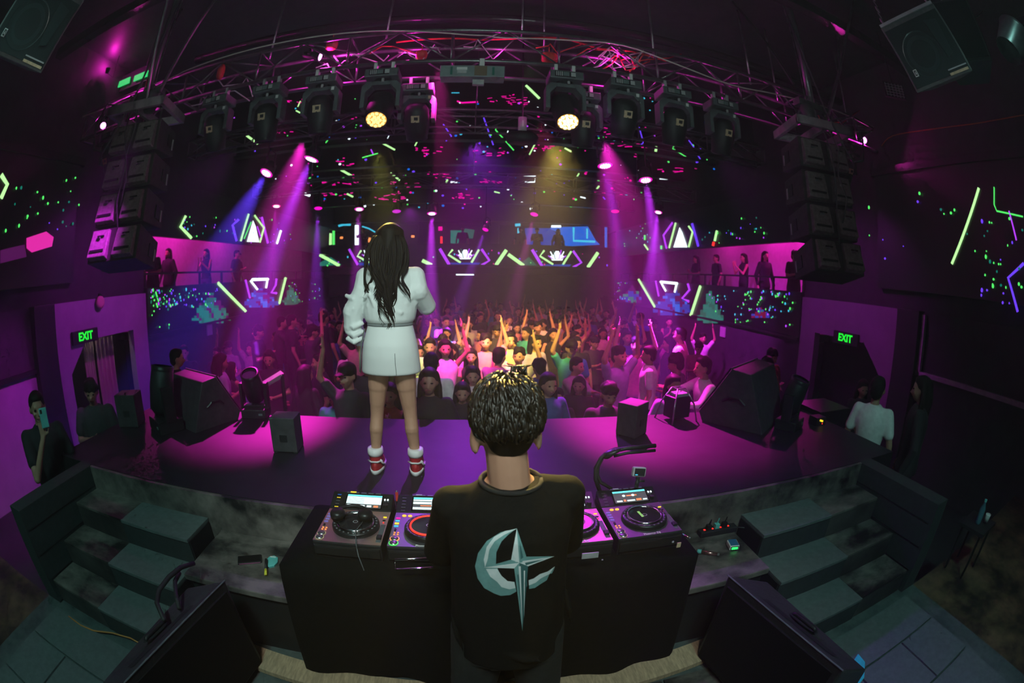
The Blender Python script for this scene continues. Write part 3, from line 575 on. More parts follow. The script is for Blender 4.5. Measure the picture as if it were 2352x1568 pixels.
# ---- moving heads
def moving_head(label, x, y, z, tilt, lit=False, s=1., pan=0.):
    t = thing('moving_head_light', label, 'stage light', (x, y, z), pan, 'moving heads under the main truss' if False else None)
    for dx in (-.09, .09):
        c = MB(); c.box((dx, 0, -.01), (.035, .06, .085)); c.tube([(dx, 0, -.05), (dx, 0, -.09)], .012, 6); c.build('clamp', WHT if abs(x) < 1.6 else LGREY, t, bevel=.004)
    b = MB(); b.box((0, 0, -.135), (.34, .26, .095)); b.build('base', GREY, t, bevel=.012)
    k = MB(); k.box((-.02, -.132, -.135), (.20, .01, .06)); pn = k.build('display_panel', BLKM, t)
    k = MB()
    for i in range(4): k.box((-.105+i*.018, -.138, -.135), (.010, .006, .048))
    k.build('vent_slat', LGREY, pn)
    MB().box((-.01, -.138, -.135), (.06, .006, .046)).build('display', mat('dim_display', (.15, .2, .2), .3), pn)
    MB().box((.06, -.138, -.135), (.045, .006, .046)).build('button_pad', LGREY, pn)
    MB().lathe([(.09, 0), (.09, -.03), (.06, -.035)], (0, 0, -.182), n=16).build('pan_bearing', BLKM, t)
    MB().tube([(.02, -.1, -.20), (.02, -.1, -.235)], .014, 8).build('lock_pin', LGREY, t)
    yk = MB()
    for sx in (-1, 1):
        yk.prism([(sx*.20, -.07, -.26), (sx*.20, -.07, -.50), (sx*.155, -.07, -.50), (sx*.155, -.07, -.33), (sx*.09, -.07, -.255), (sx*.09, -.07, -.21), (sx*.15, -.07, -.21)][::sx], (0, 1, 0), .14)
    yk.box((0, 0, -.2325), (.19, .14, .045)); yk.build('yoke', GREY, t, bevel=.006)
    if not lit: MB().box((.13, -.075, -.245), (.03, .008, .035)).build('sticker', WHT if abs(x) > 1 else TAN, t)
    h = bpy.data.objects.new('head', MB().loft([((0, 0, .17), .05, .04), ((0, 0, .155), .09, .075), ((0, 0, .10), .128, .11), ((0, 0, -.02), .14, .125), ((0, 0, -.13), .132, .12), ((0, 0, -.22), .115, .115), ((0, 0, -.235), .10, .10)], 20).mesh('head', BLK, True)); COL.objects.link(h); h.parent = t
    h.location = (0, 0, -.46); h.rotation_euler = (tilt, 0, 0)
    MB().lathe([(.112, -.20), (.118, -.24), (.105, -.25), (.10, -.235)], n=24).build('lens_ring', BLKM, h, True)
    if lit:
        c = MB()
        for rr, n in ((0, 1), (.038, 6), (.077, 12)):
            for j in range(n): c.ell((rr*cos(2*pi*j/n+.2), rr*sin(2*pi*j/n+.2), -.245), (.019, .019, .012), nu=8, nv=5)
        c.build('led_lenses', em('amber_led', (1, .62, .2), 2.6 if x < 0 else 5.) if 0 else em('amber_led_left' if x < 0 else 'amber_led_right', (1, .62, .22), 2. if x < 0 else 6.), h, True)
        MB().lathe([(.0, -.238), (.1, -.238)], n=20).build('lens_plate', em('amber_plate', (1, .45, .05), .9), h)
    else:
        b = MB(); b.box((0, -.118, .015), (.085, .012, .075)); b.build('circuit_plate', TAN, h); MB().box((.008, -.125, .02), (.04, .006, .035)).build('knob', BLK, h)
    return t
HP = [(-2.87, 'fourth moving head left of centre under the truss, half hidden by the line array'), (-2.19, 'third moving head left of centre, tan plate on the back of its drooping head'), (-1.56, 'moving head second left of centre with a white sticker and tan plate'),
      (-.93, 'moving head left of centre with its amber lamp cluster lit'), (.86, 'moving head right of centre with its dazzling amber lamp cluster lit'), (1.47, 'moving head second right of centre with tan plate on its head'), (2.04, 'third moving head right of centre with hanging dark head'), (2.65, 'fourth moving head right of centre, nearest the right line array')]
for i, (x, lb) in enumerate(HP):
    lit = i in (3, 4); moving_head(lb, x, TY, TB-.03, radians(-32) if lit else radians(18+R.uniform(-6, 8)), lit)
moving_head('dark moving head on the rear chord just right of the lit left lamp', -.62, TY+.42, TB-.03, radians(35))
moving_head('dark moving head on the rear chord right of the lit right lamp', 1.15, TY+.42, TB-.05, radians(20))
for sx, lb in ((-1, 'left'), (1, 'right')):
    moving_head('moving head at the far %s end of the truss outside the line array' % lb, sx*4.75, TY, TB-.03, radians(25))
# centre box on the truss
t = thing('strobe_light', 'flat grey strobe box with a paper label hanging from one white clamp at truss centre', 'stage light', (-.05, TY-.02, TB-.03))
MB().box((.09, 0, -.01), (.05, .06, .10)).build('clamp', WHT, t, bevel=.006)
MB().box((0, 0, -.14), (.62, .16, .13)).build('housing', mat('strobe_grey', (.22, .27, .27), .5, noise=.2), t, bevel=.006)
MB().box((-.10, -.083, -.115), (.10, .006, .03)).build('label', WHT, t); MB().box((-.10, -.083, -.15), (.09, .006, .04)).build('label', LGREY, t)
MB().box((.08, -.083, -.14), (.12, .006, .11)).build('label', mat('brown_label', (.2, .14, .09), .6), t)
for x in (-.2, .2): MB().box((x, -.083, -.14), (.022, .006, .09)).build('slot', mat('slot_green', (.02, .16, .12), .5), t)
MB().box((.06, -.02, -.25), (.11, .05, .055)).build('junction_box', LGREY, t, bevel=.004); MB().tube([(.06, 0, -.22), (.06, 0, -.19)], .01, 6).build('stem', BLKM, t)
# small hanging spot with a white label, right of centre
q = at(1200, 290, y=5.0)
t = thing('hanging_projector', 'small grey cylinder with printed side label hanging right of centre behind the truss', 'lamp', q)
MB().tube([(0, 0, .11), (0, 0, -.08)], [.05, .05], 14).build('body', LGREY, t, True); MB().tube([(0, 0, .11), (0, 0, ZC-q.z)], .01, 6).build('stem', BLKM, t); MB().box((0, -.052, .02), (.015, .004, .08)).build('label', WHT, t)
MB().loft([((0, .05, -.07), .16, .1), ((0, .05, -.12), .2, .13), ((0, .05, -.2), .17, .11)], 14).build('hood', BLK, t, True)
# ---- wash lights: can + lens; a spot lamp sits in the lens
def wash(label, p, tgt, col, m, W, r=.12, ang=15, cells=True, up=.3, top=None):
    p = Vector(p); d = (Vector(tgt)-p).normalized(); rot = d.to_track_quat('-Z', 'Y').to_euler()
    t = thing('wash_light', label, 'stage light', p, rot=rot)
    MB().loft([((0, 0, .22), r*.5, r*.5), ((0, 0, .19), r*.8, r*.8), ((0, 0, .03), r*1.05, r*1.05), ((0, 0, 0), r*1.05, r*1.05)], 18).build('can', BLK, t, True)
    MB().lathe([(r*1.0, -.004), (r*1.08, -.006), (r*1.08, .02)], n=20).build('rim', BLKM, t)
    MB().lathe([(0, -.003), (r, -.003)], n=20).build('lens', m, t)
    if cells:
        c = MB()
        for rr, n in ((0, 1), (r*.32, 6), (r*.62, 12)):
            for j in range(n): c.ell((rr*cos(2*pi*j/n), rr*sin(2*pi*j/n), -.012), (r*.12, r*.15, .01), nu=8, nv=4)
        c.build('led_lenses', em('led_white', (1, .8, 1), 2.2), t, True)
    iv = rot.to_matrix().inverted(); u_ = iv @ Vector((0, 0, 1))
    MB().tube([(r*1.1, 0, .1), (r*1.1, 0, .14)], .02, 6).tube([(-r*1.1, 0, .1), (-r*1.1, 0, .14)], .02, 6).tube([Vector((r*1.15, 0, .12)), Vector((r*1.15, 0, .12))+u_*up*.7, Vector((0, 0, .12))+u_*up, Vector((-r*1.15, 0, .12))+u_*up*.7, Vector((-r*1.15, 0, .12))], .012, 6).build('bracket', BLKM, t)
    if top: MB().tube([iv @ Vector((0, 0, .10)), iv @ Vector((0, 0, top-p.z+.02))], .014, 6).build('hanger', BLKM, t)
    if W: spot(p+d*.03, p+d, col, W, ang, .35, r*.5, 'wash_lamp')
    return t
E_MAGL = em('lens_magenta', (1, .0, .62), 1.1); E_PURL = em('lens_purple', (.8, .02, .8), .9); E_REDL = em('lens_red', (1, .01, .25), 1.1)
BW = 9000*4.2
wash('large purple-lit wash lamp left of the singer, tilted down to the left', at(715, 365, y=6.62), at(605, 650, y=6.3), PUR, E_MAGL, BW*1.4, .13, 13, top=3.55)
wash('small pink wash lamp, farthest left of the second truss', at(612, 397, y=6.62), at(520, 560, y=6.0), (.12, .04, 1), E_MAGL, BW*.35, .12, 26, top=3.55)
wash('magenta wash lamp right of the amber lamps, beam falling straight down', at(1390, 380, y=6.62), at(1425, 600, y=6.3), PUR, E_MAGL, BW*.6, .12, 11, top=3.55)
wash('brightest white-pink wash lamp on the right of the second truss', at(1483, 413, y=6.62), at(1512, 620, y=6.2), (.6, .03, 1), E_MAGL, BW*.9, .11, 12, top=3.55)
far = [((635, 473), (625, 610), 'small red-pink lamp at the left end of the far truss', .5, .11, (.8, .02, .8)), ((731, 478), (727, 590), 'dim magenta lamp second on the far truss', .7, .1, PUR), ((825, 480), (820, 590), 'white-hearted pink lamp directly left of the singer on the far truss', .5, .11, (.8, .02, 1)),
       ((911, 485), (912, 590), 'small lamp with a bluish heart just above the head of the singer', .0, .1, PUR), ((992, 490), (990, 620), 'pink lamp with a strong violet beam just right of the singer', 1.5, .11, (.65, .03, 1)), ((1115, 527), (1094, 585), 'small violet lamp low over the centre bays, tilted left', .25, .07, PUR),
       ((1227, 492), (1208, 570), 'faint pink lamp under the amber haze', .25, .09, (.9, .05, .6)), ((1413, 485), (1416, 590), 'row-end lamp showing three red spots', .2, .1, MAG), ((1512, 487), (1493, 620), 'white oval lamp at the right end of the far truss', 1.2, .1, (.55, .03, 1))]
for (a, b_, lb, k_, r_, c_) in far:
    p = at(*a, y=10.22); wash(lb, p, at(*b_, y=9.9), c_, E_REDL if 'red' in lb else (E_MAGL if k_ else E_PURL), BW*k_, r_, 11, 'white' in lb or 'strong' in lb or 'red-pink' in lb, .2, 3.36)
# bright pink pars in the truss and at both ends, and the one glowing on the ceiling at left
def par(label, q, tgt, W, glow=True, ang=110):
    t = wash(label, q, tgt, MAG, em('lens_hot_pink', (1, .3, .95), 5.), W, .05, ang, False, .12); return t
par('blazing pink lamp inside the truss left of centre', at(735, 130, y=4.3), (-.3, 4.4, 3.3), 28, ang=150)
par('blazing pink lamp at the right end of the truss', at(1985, 322, y=4.2), (5.0, 2.5, 3.0), 20, ang=150)
par('pink lamp in the left end of the truss lighting its tubes', Vector((-5.35, 4.3, 3.62)), (-5.0, 4.0, 3.3), 16, ang=150)
for x, W in ((.25, 26), (1.5, 60), (-2.2, 22), (2.9, 14), (-.75, 40), (3.9, 16)): point((x, 4.36, 3.62), MAG, W*.18, .03)
q = at(258, 128, z=ZC)-Vector((0, 0, .22)); t = thing('uplight', 'small pink uplight making a glowing pool on the ceiling at left', 'lamp', q)
MB().lathe([(0, -.10), (.035, -.10), (.045, -.03), (.05, -.02)], n=16).build('can', BLK, t, True); MB().tube([(0, 0, -.10), (.12, .1, -.2), (.1, .1, ZC-q.z)], .006, 5).build('bracket', BLKM, t); point(q+Vector((0, 0, .04)), MAG, 13, .03)
# green-lit vents far left above the truss
t = thing('ceiling_cove', 'row of green-lit ceiling cove slots with pink edges above the left end of the truss', 'cove')
for pts, m in (([(225, 205), (260, 190), (260, 203), (228, 218)], E_DGRN), ([(272, 188), (299, 176), (296, 190), (270, 201)], em('cove_green', (.02, .8, .2), .8)), ([(309, 174), (340, 161), (337, 175), (306, 187)], em('cove_green', (.02, .8, .2), .8))):
    P = [at(a, b, y=5.0) for a, b in pts]; MB().prism(P, (0, 1, 0), .02).build('slot_glow', m, t)
for pts in ([(235, 178), (272, 158), (300, 142), (360, 112)], [(285, 142), (330, 118), (365, 105)]):
    MB().tube([at(a, b, y=5.0) for a, b in pts], .015, 4).build('pink_edge', E_PNK, t)
P = [at(a, b, y=5.06) for a, b in ((205, 215), (360, 140), (360, 175), (215, 240))]; MB().prism(P, (0, 1, 0), .04).build('backing', BLK, t)
# ---- line arrays
def cab():
    W, H, D = .66, .33, .46
    c = MB().loft([], 4) if False else MB()
    return W, H, D
def line_array(side, x, y, zt, yaw):
    t = thing('line_array', 'tall hanging column of four dark two-lobed loudspeaker cabinets on the %s side of the stage' % side, 'loudspeaker', (x, y, zt), yaw)
    fr = MB()
    for p0, p1 in (((-.36, -.34, .12), (.36, -.34, .12)), ((-.36, .30, .12), (.36, .30, .12)), ((-.36, -.34, .12), (-.36, .30, .12)), ((.36, -.34, .12), (.36, .30, .12)), ((0, -.34, .12), (0, .30, .12))):
        p0, p1 = Vector(p0), Vector(p1); c = (p0+p1)/2; d = p1-p0; fr.box(c, (abs(d.x)+.05, abs(d.y)+.05, .10))
    fr.build('bumper_frame', mat('bumper_grey', (.42, .39, .42), .5, noise=.25), t, bevel=.005)
    ang = 0.; pos = Vector((0, 0, 0))
    for i in range(4):
        ang = (0, -3, -8, -15)[i]; M = rotx(radians(ang)); W, H, D = .66, .335, .48
        cb = bpy.data.objects.new('cabinet', MB().hexa([(-.33, -.22, -H/2), (.33, -.22, -H/2), (.33, .26, -H*.42), (-.33, .26, -H*.42), (-.33, -.22, H/2), (.33, -.22, H/2), (.33, .26, H*.42), (-.33, .26, H*.42)]).mesh('cabinet', mat('speaker_black', (.045, .042, .045), .62, noise=.3, nscale=14, bump=.1))); COL.objects.link(cb)
        cb.parent = t; bv = cb.modifiers.new('bevel', 'BEVEL'); bv.width = .008; bv.segments = 2
        pos = Vector((0, -.015*i*i*1.6, -.20-i*.385)); cb.location = pos; cb.rotation_euler = (radians(ang), 0, 0)
        for sx in (-1, 1):
            b = MB(); x0 = sx*.17; w = .125
            b.hexa([(x0-w, -.30, -.135), (x0+w, -.30, -.135), (x0+w, -.22, -.15), (x0-w, -.22, -.15), (x0-w*.92, -.255, .145), (x0+w*.92, -.255, .145), (x0+w, -.22, .15), (x0-w, -.22, .15)])
            o = b.build('rear_lobe', mat('speaker_lobe', (.22, .205, .2), .7, noise=.3, nscale=30, bump=.2), cb, bevel=.008)
            MB().box((x0, -.296, -.075), (.19, .012, .022)).build('handle_slot', BLK, o); MB().box((x0+.02, -.276, .075), (.09, .012, .012)).build('latch', BLKM, o)
            MB().tube([(x0-.03, -.275, .05), (x0+.02, -.285, .055)], .012, 6).build('connector', STEEL, o)
        for sx in (-1, 1):
            MB().box((sx*.334, .10, 0), (.008, .10, .13)).build('side_recess', BLK, cb); MB().box((sx*.337, .19, -.02), (.01, .02, .12)).build('rigging_bar', LGREY, cb)
        MB().box((0, .266, 0), (.60, .012, .25)).build('grille', BLKM, cb)
    for j, pts in enumerate(([(-.05, -.33, .1), (-.02, -.42, -.2), (.04, -.36, -.5), (.0, -.40, -.9), (.05, -.38, -1.3)], [(.03, -.33, .1), (.10, -.40, -.15), (.05, -.41, -.45), (.12, -.45, -.7), (.06, -.42, -.95)])):
        MB().tube(pts, .008, 6).build('signal_cable', GREY, t, True)
    return t
la = line_array('left', -3.55, 3.55, 2.98, radians(15))
la = line_array('right', 3.62, 3.60, 2.92, radians(-15))
for s, n in ((-1, 'left'), (1, 'right')):
    x = s*3.58; y = 3.5
    t = thing('array_hoist', 'steel %s hanging gear with a tube, hook and angled struts above the line array' % n, 'rigging', (x, y, 3.15))
    MB().tube([(0, 0, 0), (0, 0, ZC-3.16)], .045, 10).build('drop_tube', mat('hoist_steel', (.30, .34, .34), .35, .6, noise=.2), t, True)
    MB().box((.0, 0, .18), (.5, .12, .08)).build('spreader', GREY, t, bevel=.006)
    for a in (-1, 1): MB().tube([(a*.3, .0, -.05), (a*.06, 0, .30)], .018, 6).build('strut', GREY, t)
    MB().tube([(.12, -.1, .0), (.35, -.5, 1.0), (.55, -.9, ZC-3.19)], .016, 6).build('tie_rod', STEEL, t); MB().tube([(.2, -.02, .1), (.62, -.1, .9), (.95, 0, ZC-3.19)], .022, 6).build('tie_rod', STEEL, t)
    MB().tube([(-.1, .15, .5), (-.3, .3, 1.1), (-.45, .6, ZC-3.19)], .02, 6).build('tie_rod', BLKM, t)
    MB().lathe([(.0, .14), (.07, .12), (.09, .04), (.09, -.06), (.06, -.12), (.0, -.13)], (s*-.14, -.05, .05), n=14).build('hoist_motor', GREY, t, True)
    ch = MB()
    for i in range(13): ch.ell((s*-.14, -.05, .2+i*.125), (.014 if i % 2 else .004, .004 if i % 2 else .014, .07), nu=6, nv=5)
    o = ch.build('chain', STEEL, t); o['kind'] = 'stuff'
    q0 = [(-.2, -.15, .05), (-.42, -.3, .12), (-.5, -.34, -.15), (-.42, -.36, -.42), (-.2, -.38, -.5), (-.05, -.36, -.3), (-.02, -.2, .1), (.1, -.15, .7), (.2, -.1, 1.6)]
    MB().tube([(-s*a, b, c) for a, b, c in q0] if s > 0 else q0, .012, 7).build('cable_loop', GREY, t, True)
# ---- hung monitors near the camera
def hung(label, px, py, d, roll, tip, W=.50, H=.46):
    c = at(px, py, d=d); n = (Vector((0, 0, CAMZ))-c).normalized()
    e = 2.; xr = (ray(px+e*cos(roll), py-e*sin(roll))-ray(px, py)).normalized(); xr = (xr-n*xr.dot(n)).normalized()
    zr = (-n).cross(-xr).normalized(); zr = xr.cross(-n).normalized()
    M = Matrix((xr, -n, zr)).transposed() @ rotx(tip)
    t = thing('hanging_speaker', label, 'loudspeaker', c, rot=M.to_euler())
    w_, h_ = W/2, H/2
    cb = MB(); cb.hexa([(-w_, 0, -h_), (w_, 0, -h_), (w_*.6, .36, -h_*.8), (-w_*.6, .36, -h_*.8), (-w_, 0, h_), (w_, 0, h_), (w_*.6, .36, h_*.8), (-w_*.6, .36, h_*.8)])
    b = cb.build('cabinet', mat('hung_grey', (.13, .14, .14), .45, noise=.2, nscale=30, bump=.1), t, bevel=.012)
    MB().box((0, -.004, -.01), (W*.93, .012, H*.86)).build('grille', mat('grille_mesh', (.02, .035, .036), .45, .4, noise=.5, nscale=300), b)
    MB().lathe([(.15, 0), (.14, -.004), (.10, -.002), (.05, -.008), (.0, -.008)], (-.05, -.013, -.03), rotx(pi/2), 28).build('woofer', mat('woofer', (.025, .045, .045), .3), b, True)
    MB().prism([(.09, -.013, .15), (.19, -.013, .13), (.17, -.013, -.09), (.12, -.013, -.11)], (0, -1, 0), .006).build('horn', mat('woofer', (.025, .045, .045), .3), b)
    for i in range(2): MB().box((.145, -.013, -.205+i*.028), (.16, .006, .016-.008*i)).build('vent_strip', TAN if i == 0 else LGREY, b)
    MB().box((-.18, -.013, -.12), (.028, .006, .045)).build('badge', WHT, b); MB().box((-.18, -.017, -.12), (.018, .004, .034)).build('badge_inset', BLK, b); MB().prism([(-.178, -.02, -.105), (-.174, -.02, -.132), (-.184, -.02, -.128)], (0, -1, 0), .002).build('badge_mark', WHT, b)
    MB().box((0, .0, h_+.002), (W*.96, .03, .02)).build('top_bezel', LGREY, b)
    Mi = M.inverted(); up = Mi @ Vector((0, 0, 1))
    for sx in (-.22, .2):
        ch = MB(); p0 = Vector((sx, .04, h_)); k = 0
        while c.z+(M @ (p0+up*k*.05)).z < ZC-.04 and k < 60: ch.ell(p0+up*k*.05, (.010 if k % 2 else .005, .005 if k % 2 else .010, .030), nu=6, nv=4); k += 1
        o = ch.build('chain', STEEL, t); o['kind'] = 'stuff'
    return t
hung('grey wedge loudspeaker hanging on chains at the upper right, teal-lit face', 2128, 108, 3.1, radians(24), radians(-14))
hung('dark wedge loudspeaker hanging at the upper left corner', 82, 50, 2.9, radians(-27), radians(-14))
c = at(2205, 100, d=3.75); o = thing('hanging_speaker', 'second darker cabinet hanging behind the upper right speaker', 'loudspeaker', c, radians(-75))
MB().hexa([(-.25, -.2, -.26), (.25, -.2, -.26), (.15, .2, -.24), (-.15, .2, -.24), (-.25, -.2, .26), (.25, -.2, .26), (.15, .2, .24), (-.15, .2, .24)]).build('cabinet', mat('hung_dark', (.04, .055, .055), .5), o, bevel=.01); MB().tube([(0, 0, .26), (0, 0, ZC-c.z)], .012, 6).build('hanger', STEEL, o)
MB().box((0, -.206, 0), (.46, .01, .46)).build('grille', mat('grille_mesh', (.03, .045, .045), .5), o)
q = at(2328, 92, d=3.3); t = thing('metal_can', 'dull metal duct end with bright rim at the upper right edge', 'duct', q, rot=Euler((.5, .6, 0)))
MB().lathe([(.10, -.14), (.13, .06), (.14, .08), (.12, .085)], n=24).build('body', mat('hoist_steel', (.3, .34, .34), .35), t, True); MB().tube([(0, 0, .1), (.1, 0, .5)], .02, 6).build('arm', BLKM, t)
q = at(2055, 207, y=3.2); t = thing('cage_lamp', 'small square lamp behind a white wire grid on the upper right wall', 'lamp', q, radians(-35))
MB().box((0, .03, 0), (.34, .05, .22)).build('housing', BLK, t)
for i in range(6): MB().box((-.14+i*.055, 0, 0), (.006, .008, .2)).build('wire', WHT, t)
for i in range(5): MB().box((0, 0, -.08+i*.04), (.3, .008, .006)).build('wire', WHT, t)
MB().tube([(0, .05, .1), (0, .05, ZC-q.z)], .008, 5).build('hanger', BLKM, t)
cable('orange_cable', 'thin orange cable sagging across the dark upper right wall', [(2025, 335), (2050, 312), (2130, 298), (2230, 285), (2290, 275), (2352, 264)], .007, mat('orange_cable', (.6, .22, .06), .6), x=6.03)
cable('hanging_cable', 'grey cable looping beside the upper right speaker', [(2205, 52), (2240, 40), (2262, 20), (2275, 0)], .012, LGREY, y=1.3)

# ================================================================ BOOTH: deck table, players, small things
CLOTH = mat('black_cloth', (.004, .005, .005), .95, noise=.3, nscale=30, spec=.1)
TZ = .045
def cloth_skirt():
    b = MB(); n = 120; top = []; rows_ = 8
    def per(u):                       # rectangle perimeter
        x0, x1, y0, y1 = -.86, 1.01, 1.47, 2.06; L = [(x0, y0), (x1, y0), (x1, y1), (x0, y1)]
        seg = [x1-x0, y1-y0, x1-x0, y1-y0]; T = sum(seg); d = u*T
        for i in range(4):
            if d <= seg[i]:
                a, c = L[i], L[(i+1) % 4]; k = d/seg[i]; return Vector((a[0]+(c[0]-a[0])*k, a[1]+(c[1]-a[1])*k, 0))
            d -= seg[i]
        return Vector((x0, y0, 0))
    cen = Vector((.075, 1.77, 0)); V_ = []; F_ = []
    zb = ZD+.055
    for r in range(rows_+1):
        k = r/rows_
        for j in range(n):
            p = per(j/n); o = (p-cen); o.x *= .18; o.normalize()
            w_ = (.012*sin(j*.9)+.02*sin(j*.37+1))*k**.7; back = p.y > 1.9
            q = p+Vector((o.x*(.0 if back else .06)*k+o.x*w_, o.y*(0 if back else .03)*k+o.y*w_*(0 if back else 1), TZ+(( -.27 if back else zb)-TZ)*k))
            V_.append(q)
    for r in range(rows_):
        for j in range(n): F_.append((r*n+j, (r+1)*n+j, (r+1)*n+(j+1) % n, r*n+(j+1) % n))
    F_.append(tuple(range(n))); b.add(V_, F_); return b
t = thing('deck_table', 'wide deck table fully draped in black cloth down to the floor', 'table', (0, 0, 0))
MB().box((.075, 1.765, TZ-.02), (1.84, .56, .03)).build('tabletop', BLK, t)
for x in (-.78, .94): MB().box((x, 1.5, (TZ-.03+ZD)/2), (.05, .05, TZ-.03-ZD)).build('leg', BLKM, t)
cloth_skirt().build('tablecloth', CLOTH, t, True)
def px_on_table(a, b, y=1.45): return at(a, b, y=y)
q0, q1, q2, q3 = [at(a, b, y=1.44) for a, b in ((908, 1285), (995, 1281), (995, 1303), (908, 1307))]
t2 = MB().tube([q1, q0, q3, q2], .005, 8).build('case_handle', CHR, t, True)
for (a, b, w_, h_, m) in ((1355, 1274, .07, .028, LGREY), (1558, 1250, .02, .025, TAN), (1545, 1243, .008, .008, LGREY), (1383, 1284, .006, .004, LGREY)):
    q = at(a, b, y=1.462); MB().box(q+Vector((0, -.004, 0)), (w_, .004, h_)).build('sticker', m, t)
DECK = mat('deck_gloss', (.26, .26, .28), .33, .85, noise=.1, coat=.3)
def screen_bits(par, kind, T):
    b = lambda nm, m, x0, x1, y0, y1, z=.0: MB().add([T(x0, y0, z), T(x1, y0, z), T(x1, y1, z), T(x0, y1, z)], [(0, 1, 2, 3)]).build(nm, m, par)
    W_ = em('lcd_white', (.75, .95, .95), 1.3); C_ = em('lcd_cyan', (.15, .8, .85), 1.3); D_ = em('lcd_dark', (.12, .14, .13), .6); O_ = em('lcd_orange', (1, .3, .12), 1.1)
    if kind == 'list':
        b('screen_header', C_, 0, 1, .88, 1); b('screen_field', W_, .0, 1, .28, .86)
        for i in range(5): b('screen_line', D_, .02, .5, .33+i*.1, .345+i*.1, .001)
        b('screen_footer', D_, 0, 1, 0, .26)
        for i in range(5): b('screen_button', W_ if i < 4 else O_, .04+i*.19, .17+i*.19, .05, .2, .001)
    elif kind == 'wave':
        b('screen_header', C_, 0, 1, .86, 1); b('screen_field', D_, 0, 1, 0, .85)
        for y0, y1 in ((.7, .82), (.46, .64), (.05, .22)): b('screen_wave', W_, .0, 1, y0, y1, .001)
        b('screen_cursor', W_, .5, .52, .3, .84, .002); b('screen_wave', O_, .2, .5, .3, .38, .001); b('screen_wave', E_PNK, .65, .78, .72, .78, .002)
    else:
        b('screen_header', C_, 0, 1, .82, .97); b('screen_field', D_, 0, 1, 0, .8)
        b('screen_wave', O_, .38, .7, .50, .60, .001)
        for x in (.30, .58):
            MB().add([T(x+.05*cos(i*pi/4), .55+.1*sin(i*pi/4), .002) for i in range(8)], [tuple(range(8))]).build('screen_dot', W_, par)
        for i, (x0, x1) in enumerate(((.05, .22), (.26, .33), (.36, .6), (.64, .8), (.84, .97))): b('screen_button', W_ if i % 2 == 0 else O_, x0, x1, .08, .2+.05*(i % 2), .001)
def player(label, x0, kind, plat, jog='dark', text=True, pads=False):
    W, D = .325, .42
    t = thing('deck_player', label, 'media player', (x0, 1.575, TZ))
    MB().box((W/2, D/2, .045), (W-.008, D, .09)).build('body', BLK, t, bevel=.006)
    zt = .0905
    pl = MB().box((W/2, D*.36, zt), (W-.012, D*.70, .004)).build('top_plate', plat, t)
    MB().box((W/2, -.006, .05), (W-.02, .014, .05)).build('front_edge', mat('front_gloss', (.02, .02, .02), .08, 0, coat=1.), t, bevel=.004)
    # screen wedge
    y0, y1, za, zb = D*.72, D*.985, zt+.004, zt+.042
    MB().hexa([(.004, y0, .08), (W-.004, y0, .08), (W-.004, y1, .08), (.004, y1, .08), (.004, y0, za), (W-.004, y0, za), (W-.004, y1, zb), (.004, y1, zb)]).build('screen_housing', BLKM, t, bevel=.003)
    sx0, sx1 = .085, .265
    nn = Vector((0, -(zb-za), y1-y0)).normalized()
    T = lambda u, v, z=0.: Vector((sx0+(sx1-sx0)*u, y0+.012+(y1-y0-.03)*v, za+(zb-za)*(.012+(y1-y0-.03)*v)/(y1-y0)))+nn*(.002+z)
    sc = MB().add([T(-.04, -.06), T(1.04, -.06), T(1.04, 1.06), T(-.04, 1.06)], [(0, 1, 2, 3)]).build('display', mat('display_glass', (.01, .01, .012), .1), t)
    screen_bits(sc, kind, lambda u, v, z=0.: T(u, v, z+.001))
    for i in range(5): MB().box((.09+i*.038, y1-.006, zb+.001), (.026, .008, .003)).build('tag_button', GREY, t)
    MB().box((.11, y1-.004, zb+.003), (.03, .008, .003)).build('usb_light', E_YEL if kind == 'list' else LGREY, t)
    for i in range(5): MB().box((.038, y0+.012+i*.02, za+.002+i*.0068), (.02, .009, .004)).build('menu_button', (E_YEL, GREY, GREY, E_YEL, E_BLU)[i] if kind == 'list' else GREY, t)
    for x in (.277, .292): MB().ell((x+.004, (y0+y1)/2+.012, (za+zb)/2+.008), (.0045, .009, .004), nu=8, nv=5).build('lamp', E_WHT, t)
    MB().lathe([(.0, .014), (.012, .014), (.013, 0)], (.289, y0+.03, za+.007), n=14).build('select_knob', BLKM, t)
    # jog wheel
    cx, cy_, r = .178, .148, .112
    jw = MB().lathe([(r, .0), (r, .018), (r-.006, .026), (r-.022, .026), (r-.023, .022)], (cx, cy_, zt), n=44).build('jog_wheel', BLKM, t, True)
    for i in range(26):
        a = 2*pi*i/26; MB().ell((cx+(r-.013)*cos(a), cy_+(r-.013)*sin(a), zt+.026), (.0055, .0055, .002), nu=8, nv=4).build('dimple', GREY, jw)
    MB().lathe([(r-.024, .025), (r-.026, .032), (r-.032, .032), (r-.034, .026)], (cx, cy_, zt), n=44).build('jog_ring', CHR if jog != 'red' else em('ring_red', (1, .05, .02), 1.), jw, True)
    MB().lathe([(r-.033, .027), (.001, .027)], (cx, cy_, zt), n=40).build('jog_top', mat('jog_black', (.02, .02, .022), .12) if jog != 'pink' else mat('jog_mag', (.35, .1, .3), .25), jw)
    if jog == 'pink': MB().lathe([(r-.036, .0285), (.045, .0285)], (cx, cy_, zt), n=32).build('jog_disc', em('jog_pink', (1, .03, .75), 1.1), jw); MB().lathe([(.026, .029), (.002, .029)], (cx, cy_, zt), n=24).build('jog_label', LGREY, jw)
    else: MB().lathe([(.012, .028), (.009, .028)], (cx, cy_, zt), n=20).build('jog_mark', LGREY, jw)
    if jog == 'green': MB().box((cx-.018, cy_+.01, zt+.028), (.012, .055, .001), rotz(.12)).build('jog_light', E_DGRN if 0 else em('jog_green', (.3, .7, .15), .8), jw)
